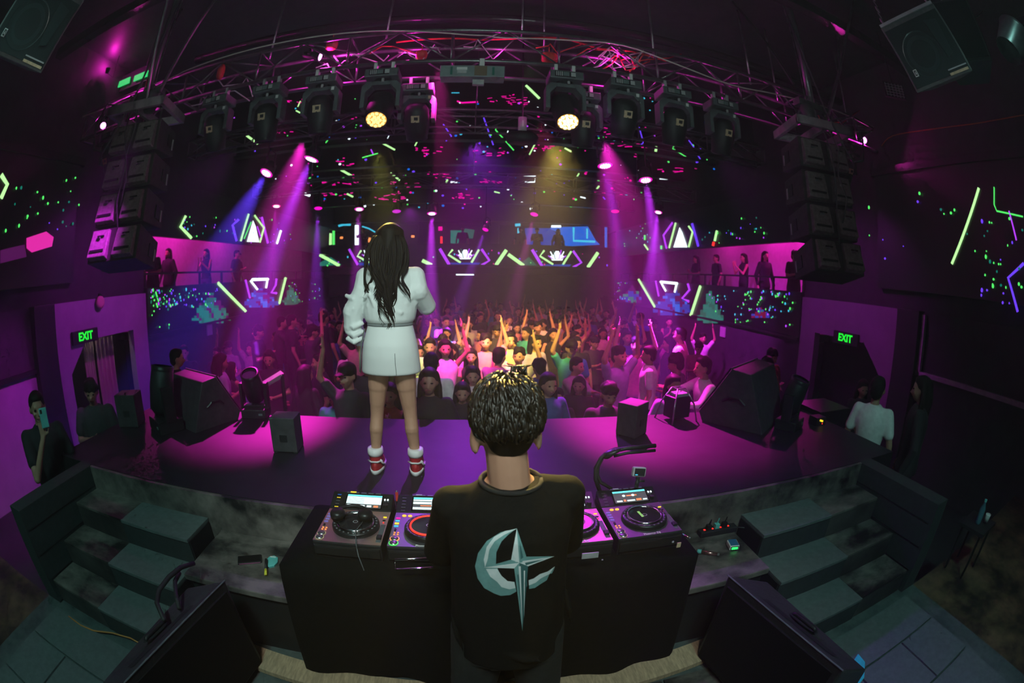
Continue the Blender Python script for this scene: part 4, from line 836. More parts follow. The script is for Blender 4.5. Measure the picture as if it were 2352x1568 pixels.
    # round buttons
    for i, (yy, m) in enumerate(((.028, E_GRN), (.062, E_ORG))):
        c = MB().lathe([(.017, .0), (.017, .007), (.0, .008)], (.032, yy, zt), n=20).build('play_button' if i == 0 else 'cue_button', STEEL, t, True)
        MB().lathe([(.0215, .002), (.0215, .0045), (.0175, .0045), (.0175, .002)], (.032, yy, zt), n=22).build('button_ring', m if pads else TAN, c)
    for i in range(4): MB().ell((.025+.016*(i % 2), .098+.016*(i//2), zt+.003), (.005, .004, .003), nu=8, nv=4).build('search_button', E_ORG, t)
    for i in range(2): MB().ell((.05+.028*i, .268, zt+.003), (.011, .009, .005), nu=12, nv=5).build('loop_button', em('amber_button', (1, .45, .05), 1.6), t)
    for i in range(4): MB().box((.024, .17+i*.024, zt+.003), (.02, .012, .003)).build('cue_pad', (E_CYN, E_YEL, E_CYN, E_PNK)[i] if pads else mat('violet_pad', (.25, .2, .5), .4, emit=.15, ecol=(.3, .2, 1)), t)
    MB().box((.025, .135, zt+.004), (.008, .016, .008)).build('lever', BLK, t)
    MB().box((.303, .10, zt+.002), (.022, .15, .002)).build('pitch_slot', GREY, t); MB().box((.303, .06, zt+.008), (.022, .03, .012)).build('pitch_fader', BLKM, t, bevel=.002)
    MB().ell((.3, .195, zt+.003), (.004, .004, .003), nu=8, nv=4).build('red_lamp', E_RED, t); MB().box((.3, .245, zt+.003), (.016, .007, .003)).build('lamp_bar', E_YEL, t)
    for i in range(2): MB().box((.3, .215+.0*i, zt+.003), (.014, .006, .003)).build('small_button', GREY, t)
    if text: text_mesh('Pioneer DJ', .019, .0005, 'lettering', WHT, t, (.17, .014, zt+.003), (0, 0, 0), True)
    return t
DP = mat('deck_plate_reflection_tint', (.75, .5, .6), .38, .9, c2=(.85, .6, .4), nscale=3)  # pink and orange lamp reflections painted into the plate colour
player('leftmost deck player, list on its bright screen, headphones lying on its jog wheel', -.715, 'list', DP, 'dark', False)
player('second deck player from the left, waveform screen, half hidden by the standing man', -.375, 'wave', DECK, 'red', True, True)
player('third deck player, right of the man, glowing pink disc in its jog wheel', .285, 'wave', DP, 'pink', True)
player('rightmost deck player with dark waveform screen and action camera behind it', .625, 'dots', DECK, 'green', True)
t = thing('audio_mixer', 'audio mixer between the two middle deck players, hidden behind the man', 'mixer', (-.04, 1.575, TZ))
MB().box((.16, .2, .05), (.31, .40, .10)).build('body', BLK, t, bevel=.005)
for i in range(4):
    for j in range(5): MB().lathe([(0, .018), (.008, .018), (.010, 0)], (.05+i*.07, .16+j*.045, .1), n=12).build('knob', BLKM, t)
    MB().box((.05+i*.07, .07, .104), (.02, .012, .014)).build('fader', LGREY, t)
# headphones on the first player
t = thing('headphones', 'black over-ear headphones lying on the leftmost jog wheel', 'headphones', (-.545, 1.73, TZ+.135))
MB().tube([(-.07+.0*i, .075*cos(a)*1, .012) if 0 else (.075*cos(a)-.01, .075*sin(a)+.01, .016) for i, a in enumerate([radians(20+i*20) for i in range(10)])], .009, 8).build('headband', BLK, t, True)
for x, y in ((.055, .02), (-.075, .01)):
    c = MB().loft([((x, y-.01, -.0), .036, .04), ((x, y-.01, .022), .036, .04), ((x, y-.01, .034), .028, .032)], 18).build('ear_cup', BLKM, t, True)
    MB().loft([((x, y-.01, -.012), .03, .034), ((x, y-.01, .0), .033, .037)], 16).build('cushion', RUB, c, True)
MB().tube([(.05, -.03, .0), (.03, -.1, -.01), (.045, -.17, -.03), (.06, -.215, -.06), (.10, -.235, -.25), (.14, -.24, -.5), (.15, -.26, ZD-TZ-.05)], .0025, 5).build('lead', GREY, t, True)
q = at(912, 1140, y=1.99); t = thing('usb_stick', 'usb stick with red strap standing up between the two left players', 'usb stick', q)
MB().box((0, 0, 0), (.014, .008, .05)).build('strap', REDM, t); MB().box((0, 0, -.035), (.012, .01, .02)).build('stick', BLKM, t); MB().ell((0, 0, .03), (.005, .005, .006), nu=8, nv=5).build('ring', STEEL, t)
# stalks and cameras behind the right players
q = at(1385, 1125, y=2.03)
t = thing('stabiliser', 'black phone stabiliser with folded arm and two bent legs standing behind the right players', 'camera stabiliser')
P = [at(a, b, y=2.03+c) for a, b, c in ((1378, 1128, 0), (1368, 1100, .02), (1368, 1075, .03), (1380, 1052, .04), (1390, 1042, .05))]; MB().tube(P, .011, 8).build('stalk', RUB, t, True)
P = [at(a, b, y=2.03+c) for a, b, c in ((1405, 1122, 0), (1380, 1108, .02), (1372, 1090, .03), (1374, 1070, .04), (1384, 1052, .05))]; MB().tube(P, .009, 8).build('stalk', RUB, t, True)
c0 = at(1405, 1038, y=2.1); MB().loft([(c0+Vector((-.03, 0, -.03)), .02, .02), (c0+Vector((-.015, 0, -.01)), .034, .026), (c0+Vector((.01, 0, .005)), .036, .028), (c0+Vector((.03, 0, .02)), .02, .02)], 14).build('motor', BLKM, t, True)
MB().tube([at(1405, 1036, y=2.1), at(1440, 1029, y=2.1), at(1506, 1023, y=2.1)], .0115, 10).build('grip', BLK, t, True); MB().tube([at(1410, 1047, y=2.1), at(1440, 1040, y=2.1), at(1505, 1034, y=2.1)], .0085, 10).build('arm', BLK, t, True)
q = at(1467, 1083, y=1.97); t = thing('action_camera', 'small action camera in a pale frame clamped behind the rightmost player', 'camera', q, 0, rot=Euler((radians(-15), radians(8), 0)))
MB().box((0, 0, 0), (.075, .03, .052)).build('body', LGREY, t, bevel=.008); MB().box((0, -.0165, 0), (.058, .003, .038)).build('screen', BLK, t); MB().box((-.018, -.0185, -.014), (.014, .002, .005)).build('screen_icon', E_CYN, t)
MB().box((0, .0, -.036), (.02, .02, .02)).build('mount', BLK, t, bevel=.003); MB().tube([(0, 0, -.04), (0, 0, -.085)], .012, 8).build('clamp_post', BLK, t, True); MB().tube([(.0, 0, -.05), (.04, 0, -.048)], .007, 8).build('thumb_screw', BLK, t, True)
# things on the ledge
LZ = -.25
def ledge(a, b, dz=0.): q = at(a, b, z=LZ+dz); return q
q = ledge(572, 1280, .02); t = thing('phone', 'black phone in a case lying on the left ledge', 'phone', (q.x, q.y, LZ), radians(25))
MB().box((0, 0, .006), (.15, .075, .012)).build('case', RUB, t, bevel=.005); MB().box((0, 0, .0125), (.14, .066, .001)).build('glass', mat('phone_glass', (.01, .01, .01), .08), t); MB().box((0, -.039, .006), (.13, .002, .003)).build('pink_edge', mat('pink_edge', (.5, .12, .3), .4), t)
q = ledge(625, 1292); t = thing('card_pack', 'teal plastic pouch lying beside the table cloth on the left ledge', 'pouch', (q.x, q.y, LZ), radians(5))
MB().loft([((0, .0, .0), .036, .055), ((0, 0, .012), .038, .058), ((0, 0, .016), .03, .05)], 8).build('body', TEALP, t); MB().box((0, .035, .0175), (.035, .008, .002)).build('label', WHT, t)
q = ledge(613, 1308); t = thing('marker_pen', 'black and yellow pen lying against the teal pouch', 'pen', (q.x, q.y, LZ), radians(-72))
MB().tube([(-.06, 0, .03), (.02, 0, .018)], .008, 8).build('cap', BLK, t, True); MB().tube([(.02, 0, .018), (.065, 0, .012)], .0085, 8).build('barrel', mat('yellow', (.75, .7, .05), .5), t, True); MB().ell((-.062, 0, .031), (.006, .006, .006), nu=8, nv=5).build('tip', STEEL, t)
def mic(label, a, b, rz, L, col):
    q = ledge(a, b); t = thing('microphone', label, 'microphone', (q.x, q.y, LZ+.014), rz)
    MB().tube([(-L/2, 0, 0), (L/2, 0, 0)], [.013, .011], 14).build('body', mat('rose_metal', (.55, .28, .26), .25, .9), t, True); MB().tube([(-L/2-.025, 0, 0), (-L/2, 0, 0)], .0135, 12).build('end_band', TEALP, t, True)
    for k in (-1, 1): MB().tube([(L/2, k*.006, 0), (L/2+.012, k*.006, 0)], .003, 6).build('pin', STEEL, t)
mic('rose metal handheld tube with teal end band lying on the right ledge', 1628, 1274, radians(-35), .10, 0)
t = thing('connector', 'small pink and teal plug lying at the right edge of the table', 'plug', at(1578, 1232, z=-.05), radians(-60)); MB().tube([(-.02, 0, 0), (.012, 0, 0)], .006, 8).build('shell', mat('rose_metal', (.55, .28, .26), .25), t, True); MB().tube([(.012, 0, 0), (.022, 0, 0)], .004, 8).build('tip', STEEL, t, True); MB().tube([(-.032, 0, 0), (-.02, 0, 0)], .0065, 8).build('band', TEALP, t, True)
q = ledge(1685, 1262); t = thing('pocket_receiver', 'white pocket device with glowing green display and blue top on the right ledge', 'device', (q.x, q.y, LZ), radians(-12))
MB().box((0, .03, .017), (.064, .075, .034)).build('body', WHT, t, bevel=.006); MB().box((0, .03, .0345), (.054, .066, .002)).build('blue_top', mat('blue_top', (.03, .15, .3), .3), t); MB().box((0, -.0085, .017), (.05, .003, .024)).build('bezel', BLK, t); MB().box((0, -.0105, .017), (.04, .002, .016)).build('display', em('green_display', (.03, 1, .15), 1.6), t)
q = at(1580, 1163, z=LZ); t = thing('power_strip', 'black power strip with red switch lights against the riser right of the players', 'power strip', (q.x, 2.03, LZ), radians(-2))
MB().box((.03, 0, .02), (.27, .06, .04)).build('body', BLK, t, bevel=.006)
for i in range(4): MB().box((-.07+i*.058, .0, .041), (.012, .012, .004)).build('switch_light', E_RED, t)
for i in range(3): k = MB(); k.box((-.04+i*.058, .005, .055), (.03, .03, .03)); k.tube([(-.04+i*.058, .01, .06), (-.035+i*.058, .0, .11), (-.01+i*.058, .04, .06)], .004, 6); k.build('plug', TEALP if i == 1 else BLKM, t)
MB().tube([(.165, 0, .02), (.24, -.02, .01), (.32, -.05, .006)], .005, 6).build('lead', BLK, t, True)
# black hose hooped over the left stairs, orange cable, cyan towels
P = [at(a, b, y=c) for a, b, c in ((445, 1293, 1.53), (415, 1303, 1.42), (388, 1325, 1.32), (365, 1355, 1.22), (360, 1385, 1.15), (378, 1425, 1.06))]
o = MB().tube(P, .013, 8).build('cable_hoop', RUB, None, True); tag(o, 'thick black cable bowing out from the ledge over the left stairs', 'cable')
P = [at(a, b, y=c) for a, b, c in ((412, 1316, 1.45), (402, 1335, 1.34), (404, 1365, 1.25), (412, 1398, 1.18))]
o = MB().tube(P, .012, 8).build('cable_hoop', RUB, None, True); tag(o, 'short black cable dropping behind the big hoop at the left stairs', 'cable')
P = [at(a, b, z=ZD+.03) for a, b in ((158, 1415), (185, 1435), (215, 1448), (258, 1453), (300, 1465), (335, 1485))]
o = MB().tube(P, .006, 6).build('floor_cable', mat('orange_cable', (.6, .22, .06), .6), None, True); tag(o, 'thin orange-red cable along the foot of the left stairs', 'cable')
TOW = mat('cyan_towel', (.03, .5, .6), .8, noise=.2, nscale=20)
t = MB(); P = [at(a, b, z=-.5) for a, b in ((270, 1568), (285, 1545), (330, 1495), (345, 1500), (330, 1568))]
t.prism([p+Vector((0, -.0, 0)) for p in P], (0, 0, 1), .02); o = t.build('towel', TOW, None, bevel=.006); tag(o, 'bright cyan cloth tucked beside the left floor speaker', 'cloth')
t = MB(); P = [at(a, b, z=-.45) for a, b in ((1945, 1540), (1968, 1505), (1984, 1525), (1982, 1560), (1960, 1590), (1935, 1590))]
t.prism(P, (0, 0, 1), .02); o = t.build('towel', TOW, None, bevel=.006); tag(o, 'cyan cloth poking out behind the right floor speaker', 'cloth')
# small bottle and cup far right
q = at(2255, 1175, z=-.2); t = thing('water_bottle', 'clear water bottle catching light in the dark right side', 'bottle', (q.x, q.y, q.z-.1)); MB().lathe([(0, 0), (.03, 0), (.032, .01), (.032, .13), (.012, .17), (.012, .19), (0, .19)], n=16).build('body', mat('bottle_blue', (.05, .15, .2), .15), t, True); MB().lathe([(.014, .185), (.014, .205), (0, .205)], n=12).build('cap', TEALP, t)
q2 = at(2270, 1178, z=-.2); t = thing('plastic_cup', 'small pale cup beside the water bottle at the right', 'cup', (q2.x+.03, q2.y, q2.z-.09)); MB().lathe([(0, 0), (.02, 0), (.028, .07), (.026, .07), (.018, .004), (0, .004)], n=16).build('body', LGREY, t, True); MB().lathe([(.0285, .066), (.029, .072), (.027, .072)], n=16).build('rim', WHT, t, True)
t = thing('side_table', 'black stand in the dark on the right holding bottle and cup', 'table', (q.x+.03, q.y, q.z-.1)); MB().box((0, 0, -.015), (.35, .3, .03)).build('top', BLK, t)
for a in (-.14, .14):
    for b in (-.11, .11): MB().tube([(a, b, -.03), (a, b, ZD-.0-(q.z-.1))], .012, 6).build('leg', BLKM, t)
# --- floor speakers each side of the man
def floor_speaker(side, s):
    t = thing('floor_speaker', 'large black stage monitor with a carry handle standing %s of the man' % side, 'loudspeaker', (0, 0, 0))
    A, B, C, D = Vector((s*1.19, 1.44, -.10)), Vector((s*1.33, .60, -.10)), Vector((s*1.45, 1.40, -.19)), Vector((s*1.60, .60, -.26))
    z = ZD+.025
    lo = [Vector((A.x-s*.02, A.y, z)), Vector((B.x-s*.02, B.y, z)), Vector((D.x+s*.08, D.y, z)), Vector((C.x+s*.08, C.y, z))]
    hi = [A, B, D, C]
    if s > 0: lo, hi = lo[:], hi[:]
    M_ = mat('monitor_black', (.03, .03, .032), .5, noise=.25, nscale=40, bump=.15)
    b = MB().hexa(lo+hi).build('cabinet', M_, t, bevel=.012)
    n = (B-A).cross(Vector((0, 0, 1))).normalized()
    if n.x*s > 0: n = -n
    g = MB(); P = [lo[0]+Vector((0, -.04, .04)), lo[1]+Vector((0, .04, .04)), B+Vector((0, .04, -.04)), A+Vector((0, -.04, -.04))]
    g.prism([p+n*.002 for p in P], n, .012); g.build('grille', mat('grille_cloth', (.009, .008, .008), .9, spec=.15, noise=.4, nscale=200), b)
    u = (B-A).normalized(); v = (C-A).normalized(); nn = u.cross(v).normalized(); nn = nn if nn.z > 0 else -nn
    c = (A+B+C+D)/4
    MB().add([c+u*a*.30+v*(bb*.018-.045)+nn*.002 for a, bb in ((-1, -1), (1, -1), (1, 1), (-1, 1))], [(0, 1, 2, 3)]).build('trim_groove', BLK, b)
    MB().add([c+u*(.0+.10*cos(k*pi/8))+v*(.03+.036*sin(k*pi/8))+nn*.002 for k in range(16)], [tuple(range(16))]).build('handle_recess', RUB, b)
    MB().tube([c+u*(a*.085)+v*.03+nn*(.012 if abs(a) < .9 else .002) for a in (-1, -.8, -.4, 0, .4, .8, 1)], .011, 8).build('handle', BLKM, b, True)
    MB().tube([A+Vector((0, 0, .002)), B+Vector((0, 0, .002))], .004, 6).build('edge_strip', GREY, b)
floor_speaker('left', -1); floor_speaker('right', 1)
# ================================================================ THINGS ON THE STAGE
def small_box(label, x, y, w_, h_, rz, m=None, tag_=True):
    t = thing('fill_speaker', label, 'loudspeaker', (x, y, 0), rz)
    b = MB().box((0, 0, h_/2+.01), (w_, w_*.9, h_)).build('cabinet', m or mat('speaker_black', (.045, .042, .045), .62), t, bevel=.006)
    MB().box((0, w_*.455, h_/2+.01), (w_*.9, .008, h_*.9)).build('grille', BLKM, b); MB().box((0, -w_*.455, h_*.45), (w_*.3, .006, h_*.2)).build('terminal_plate', BLK, b)
    for a in (-1, 1):
        for c in (-1, 1): MB().box((a*w_*.4, c*w_*.36, .005), (.03, .03, .01)).build('foot', RUB, t)
q = at(1455, 1003, z=0); small_box('upright black box speaker at the stage edge right of the man', q.x, q.y+.06, .2, .27, radians(40))
q = at(655, 1040, z=0); small_box('black box speaker on the stage left of the singer', q.x, q.y+.08, .2, .26, radians(5))
q = at(305, 975, z=0); small_box('black box with small lights at the far left of the stage', q.x, q.y, .24, .3, radians(20))
t = thing('bar_glint', 'tiny yellow-green lit display on gear at the right end of the stage', 'device', at(1878, 962, z=.05)); MB().box((0, 0, -.02), (.14, .12, .1)).build('housing', BLK, t); MB().box((0, -.062, .0), (.05, .004, .018), roty(.3)).build('display', E_YEL, t); MB().box((.02, -.062, -.03), (.01, .004, .01)).build('lamp', E_RED, t)
def wedge(label, x, y, rz, s=1.):
    t = thing('stage_monitor', label, 'loudspeaker', (x, y, 0), rz)
    m = mat('speaker_black', (.045, .042, .045), .62)
    b = MB().prism([(-.33*s, -.28*s, 0), (-.33*s, .26*s, 0), (-.33*s, .30*s, .08*s), (-.33*s, .05*s, .46*s), (-.33*s, -.12*s, .44*s)], (1, 0, 0), .66*s).build('cabinet', m, t, bevel=.008)
    P = [Vector((-.31*s, .305*s, .09*s)), Vector((.31*s, .305*s, .09*s)), Vector((.31*s, .065*s, .455*s)), Vector((-.31*s, .065*s, .455*s))]; MB().prism(P, (0, .84, .54), .008).build('grille', BLKM, b)
    for k in (-1, 1): MB().tube([(k*.333*s, -.10*s, .2*s), (k*.345*s, -.05*s, .24*s), (k*.345*s, .05*s, .24*s), (k*.333*s, .1*s, .2*s)], .01, 6).build('handle', BLKM, b)
    MB().tube([(-.33*s, .05*s, .465*s), (.33*s, .05*s, .465*s)], .006, 6).build('edge_strip', STEEL, b)
    return t
q = at(455, 975, z=0); wedge('black wedge monitor with a bright pink edge at the left front of the stage', q.x-.05, q.y+.15, radians(-25), .95)
q = at(1735, 975, z=0); wedge('big black wedge monitor at the right front of the stage', q.x, q.y+.2, radians(35), 1.15)
q = at(1700, 935, z=0); wedge('second black wedge behind the big one at the right stage front', q.x+.25, q.y+.15, radians(55), .85)
def floor_head(label, x, y, rz, s=1., tilt=.3):
    t = thing('floor_moving_light', label, 'stage light', (x, y, 0), rz)
    MB().box((0, 0, .06*s), (.34*s, .28*s, .12*s)).build('base', BLK, t, bevel=.01)
    y_ = MB()
    for k in (-1, 1): y_.box((k*.17*s, 0, .27*s), (.045*s, .12*s, .32*s))
    y_.box((0, 0, .135*s), (.34*s, .12*s, .04*s)); y_.build('yoke', BLKM, t, bevel=.006)
    h = MB().loft([((0, 0, -.2*s), .08*s, .08*s), ((0, 0, -.15*s), .13*s, .12*s), ((0, 0, .05*s), .14*s, .13*s), ((0, 0, .2*s), .12*s, .12*s), ((0, 0, .22*s), .1*s, .1*s)], 18).build('head', BLK, t, True); h.location = (0, 0, .36*s); h.rotation_euler = (tilt, 0, 0)
    MB().lathe([(.12*s, .19*s), (.125*s, .235*s), (.105*s, .24*s)], n=20).build('lens_ring', BLKM, h, True); MB().lathe([(0, .223*s), (.1*s, .223*s)], n=20).build('lens', mat('dark_lens', (.02, .02, .03), .05), h)
    MB().box((.1*s, -.142*s, .06*s), (.04, .006, .02)).build('display', mat('dim_display', (.15, .2, .2), .3), t)
q = at(385, 985, z=0); floor_head('large dark moving head standing at the left of the stage', q.x, q.y, radians(-30), .95, -.2)
q = at(590, 955, z=0); floor_head('small moving light on the stage edge behind the left box speaker', q.x, q.y, radians(10), .75, .5)
q = at(1790, 985, z=0); floor_head('dark moving head beside the right wedge monitors', q.x+.12, q.y, radians(30), .8, .3)
q = at(1555, 965, z=0); t = thing('cage_fan', 'small caged fan machine catching pink light on the stage edge at right', 'fan', (q.x, q.y+.03, 0), radians(15))
MB().box((0, 0, .13), (.2, .16, .2)).build('motor_box', BLK, t, bevel=.01); MB().box((0, -.01, .245), (.14, .12, .03)).build('pink_top', LGREY, t, bevel=.006)
for a in (-1, 1):
    for c in (-1, 1): MB().tube([(a*.15, c*.13, 0), (a*.12, c*.10, .16), (a*.05, c*.04, .3)], .008, 6).build('cage_bar', STEEL, t, True)
MB().tube([(.05, .04, .3), (.05, -.04, .3), (-.05, -.04, .3), (-.05, .04, .3), (.05, .04, .3)], .008, 6).build('top_ring', STEEL, t)
t = thing('light_strip', 'long tilted strip light with pink top edge at the left stage front', 'light'); P = [at(a, b, y=3.95) for a, b in ((590, 893), (648, 858))]; MB().tube(P, .035, 4).build('housing', LGREY, t); MB().tube([P[0]-Vector((0, 0, .3)), P[0]], .02, 6).build('leg', BLKM, t); MB().tube([P[1]-Vector((0, 0, .55)), P[1]], .02, 6).build('leg', BLKM, t)
t = thing('stage_riser', 'low riser box lit purple at the right end of the stage', 'platform', (3.72, 3.45, -1.25)); ZR = -1.25; MB().box((0, 0, (0-ZR)/2+.02), (.5, .45, -ZR+.04)).build('body', STG, t, bevel=.01); MB().box((0, 0, -ZR+.045), (.52, .47, .012)).build('top_edge', BLKM, t)
# little things on the walls
for s, a, b, lb in ((-1, 481, 757, 'left'), (1, 1660, 762, 'right')):
    q = at(a, b, x=s*5.97); o = MB().box((0, 0, 0), (.03, .22, .24)).build('wall_notice', mat('notice', (.5, .45, .5), .7), None, loc=q); tag(o, 'square paper notice on the %s wall below the LED band' % lb, 'notice')
q = at(230, 694, x=-5.95); t = thing('wall_lamp', 'round pinkish disc high on the left exit wall', 'lamp', q); MB().loft([((-.02, 0, 0), .1, .1, roty(pi/2)), ((.02, 0, 0), .1, .1, roty(pi/2)), ((.035, 0, 0), .06, .06, roty(pi/2))], 16).build('disc', mat('pale_red', (.6, .3, .32), .6), t, True); MB().box((-.02, 0, .1), (.03, .03, .06)).build('bracket', BLKM, t)
# curtains in the left doorway
t = thing('door_curtain', 'beige curtain strips lit in the left exit doorway', 'curtain', (-6.4, 0, 0))
for k, (y0, y1) in enumerate(((4.95, 5.2), (5.28, 5.75))):
    b = MB(); n = 16; V_ = []
    for r in range(2):
        for j in range(n+1): V_.append((.03*sin(j*1.7), y0+(y1-y0)*j/n, (.48, ZH)[r]))
    b.add(V_, [(j, j+1, n+2+j, n+1+j) for j in range(n)]); b.build('drape', mat('beige_drape', (.35, .29, .22), .8), t, True)
MB().tube([(0, 4.9, .5), (0, 5.85, .5)], .012, 6).build('rail', STEEL, t)
spot((-6.3, 5.0, 1.0), (-6.5, 5.4, -1), (1, .9, .7), 9, 120)
# ================================================================ PEOPLE
def remesh(mb, name, mats, vox, smooth=2, hole=None):
    me = mb.mesh(name+'_src', mats); o = bpy.data.objects.new('tmp', me); COL.objects.link(o)
    m = o.modifiers.new('r', 'REMESH'); m.mode = 'VOXEL'; m.voxel_size = vox; m.use_smooth_shade = True
    s = o.modifiers.new('s', 'SMOOTH'); s.iterations = smooth; s.factor = .5
    dg = bpy.context.evaluated_depsgraph_get(); out = bpy.data.meshes.new_from_object(o.evaluated_get(dg)); out.name = name
    bpy.data.objects.remove(o); bpy.data.meshes.remove(me)
    out.materials.clear()
    for q in (mats if isinstance(mats, (list, tuple)) else [mats]): out.materials.append(q)
    for p in out.polygons: p.use_smooth = True
    return out
def mobj(name, me, parent):
    o = bpy.data.objects.new(name, me); COL.objects.link(o); o.parent = parent; return o
SKIN = mat('skin', (.50, .27, .18), .5, noise=.08, nscale=6); SKIN2 = mat('skin_tan', (.38, .21, .14), .5, noise=.1, nscale=6)
HAIR = mat('black_hair', (.012, .009, .008), .6, spec=.15, noise=.4, nscale=40, stretch=(1, 1, .1)); EYEM = mat('eye_dark', (.01, .01, .012), .2); LIP = mat('lips', (.35, .10, .09), .5)
def hand(b, wr_, dr, side, spread=.3, curl=.3, s=1.):
    # palm and five fingers; dr = pointing direction, side = thumb direction
    wr_, d, t = Vector(wr_), Vector(dr).normalized(), Vector(side).normalized(); t = (t-d*t.dot(d)).normalized(); n = d.cross(t)
    pc = wr_+d*.045*s
    for k in (-1, 0, 1): b.cap(wr_+d*.01*s+t*k*.014*s, wr_+d*.078*s+t*k*.024*s, .015*s, .0125*s, 8)
    for i, L in enumerate((.070, .080, .074, .058)):
        k = 1.15-i*.77; p0 = wr_+d*.08*s+t*k*.027*s; d1 = (d+t*(k*spread*.3)-n*curl*.3).normalized(); p1 = p0+d1*L*.5*s; d2 = (d1-n*curl).normalized(); p2 = p1+d2*L*.5*s
        b.cap(p0, p1, .0095*s, .0085*s, 8); b.cap(p1, p2, .0085*s, .007*s, 8)
    p0 = wr_+d*.02*s+t*.022*s; p1 = p0+(d*.5+t*.75-n*.2).normalized()*.04*s; p2 = p1+(d*.9+t*.25-n*.2).normalized()*.03*s
    b.cap(p0, p1, .013*s, .0105*s, 8); b.cap(p1, p2, .0105*s, .008*s, 8)
def head(b, c, yaw=0, nod=0, s=1.):
    c = Vector(c); M = rotz(yaw) @ rotx(nod); T = lambda x, y, z: c+M @ Vector((x*s, y*s, z*s))
    b.ell(T(0, -.005, .02), (.076*s, .096*s, .098*s), M); b.ell(T(0, .022, -.035), (.060*s, .070*s, .072*s), M); b.ell(T(0, .045, -.085), (.030*s, .032*s, .026*s), M)
    b.cap(T(0, .088, .0), T(0, .108, -.03), .009*s, .0135*s, 8); b.cap(T(-.03, .078, .022), T(.03, .078, .022), .014*s, .014*s, 8)
    for k in (-1, 1):
        b.ell(T(k*.078, -.005, -.01), (.012*s, .020*s, .032*s), M @ rotz(-k*.35), 10, 7); b.ell(T(k*.038, .066, -.028), (.024*s, .022*s, .022*s), M)
    b.cap(T(-.018, .086, -.058), T(.018, .086, -.058), .010*s, .010*s, 8)
    return T, M
def face_bits(T, M, s, parent, smile=False):
    for k in (-1, 1):
        e = MB(); e.ell(T(k*.031, .086, .003), (.014*s, .008*s, .007*s), M, 8, 5); mobj('eye', e.mesh('eye', EYEM, True), parent)
    m_ = MB(); m_.cap(T(-.020, .094, -.056), T(.020, .094, -.056), .006*s, .006*s, 6); mobj('mouth', m_.mesh('mouth', LIP, True), parent)
def torso(b, P, g=0., z0=.90, z1=1.46, fem=False):
    k = .92 if fem else 1.
    R_ = [(.86, .150, .105), (.92, .165, .115), (1.0, .15 if not fem else .135, .105), (1.10, .138*k, .10), (1.22, .158*k, .112), (1.32, .172*k, .115), (1.39, .165*k, .095), (1.44, .09, .07), (1.47, .055, .055)]
    lean = P.get('lean', 0.)
    rings = [((0, lean*(z-.9), z), a+g, c+g) for z, a, c in R_ if z0-.03 <= z <= z1+.02]
    b.loft(rings, 20); return lean
DEFP = dict(elb=((-.26, -.02, 1.12), (.26, -.02, 1.12)), wri=((-.27, .08, .88), (.27, .08, .88)), hd=((0, .15, -1), (0, .15, -1)), lean=0., nod=0., yaw=0.)
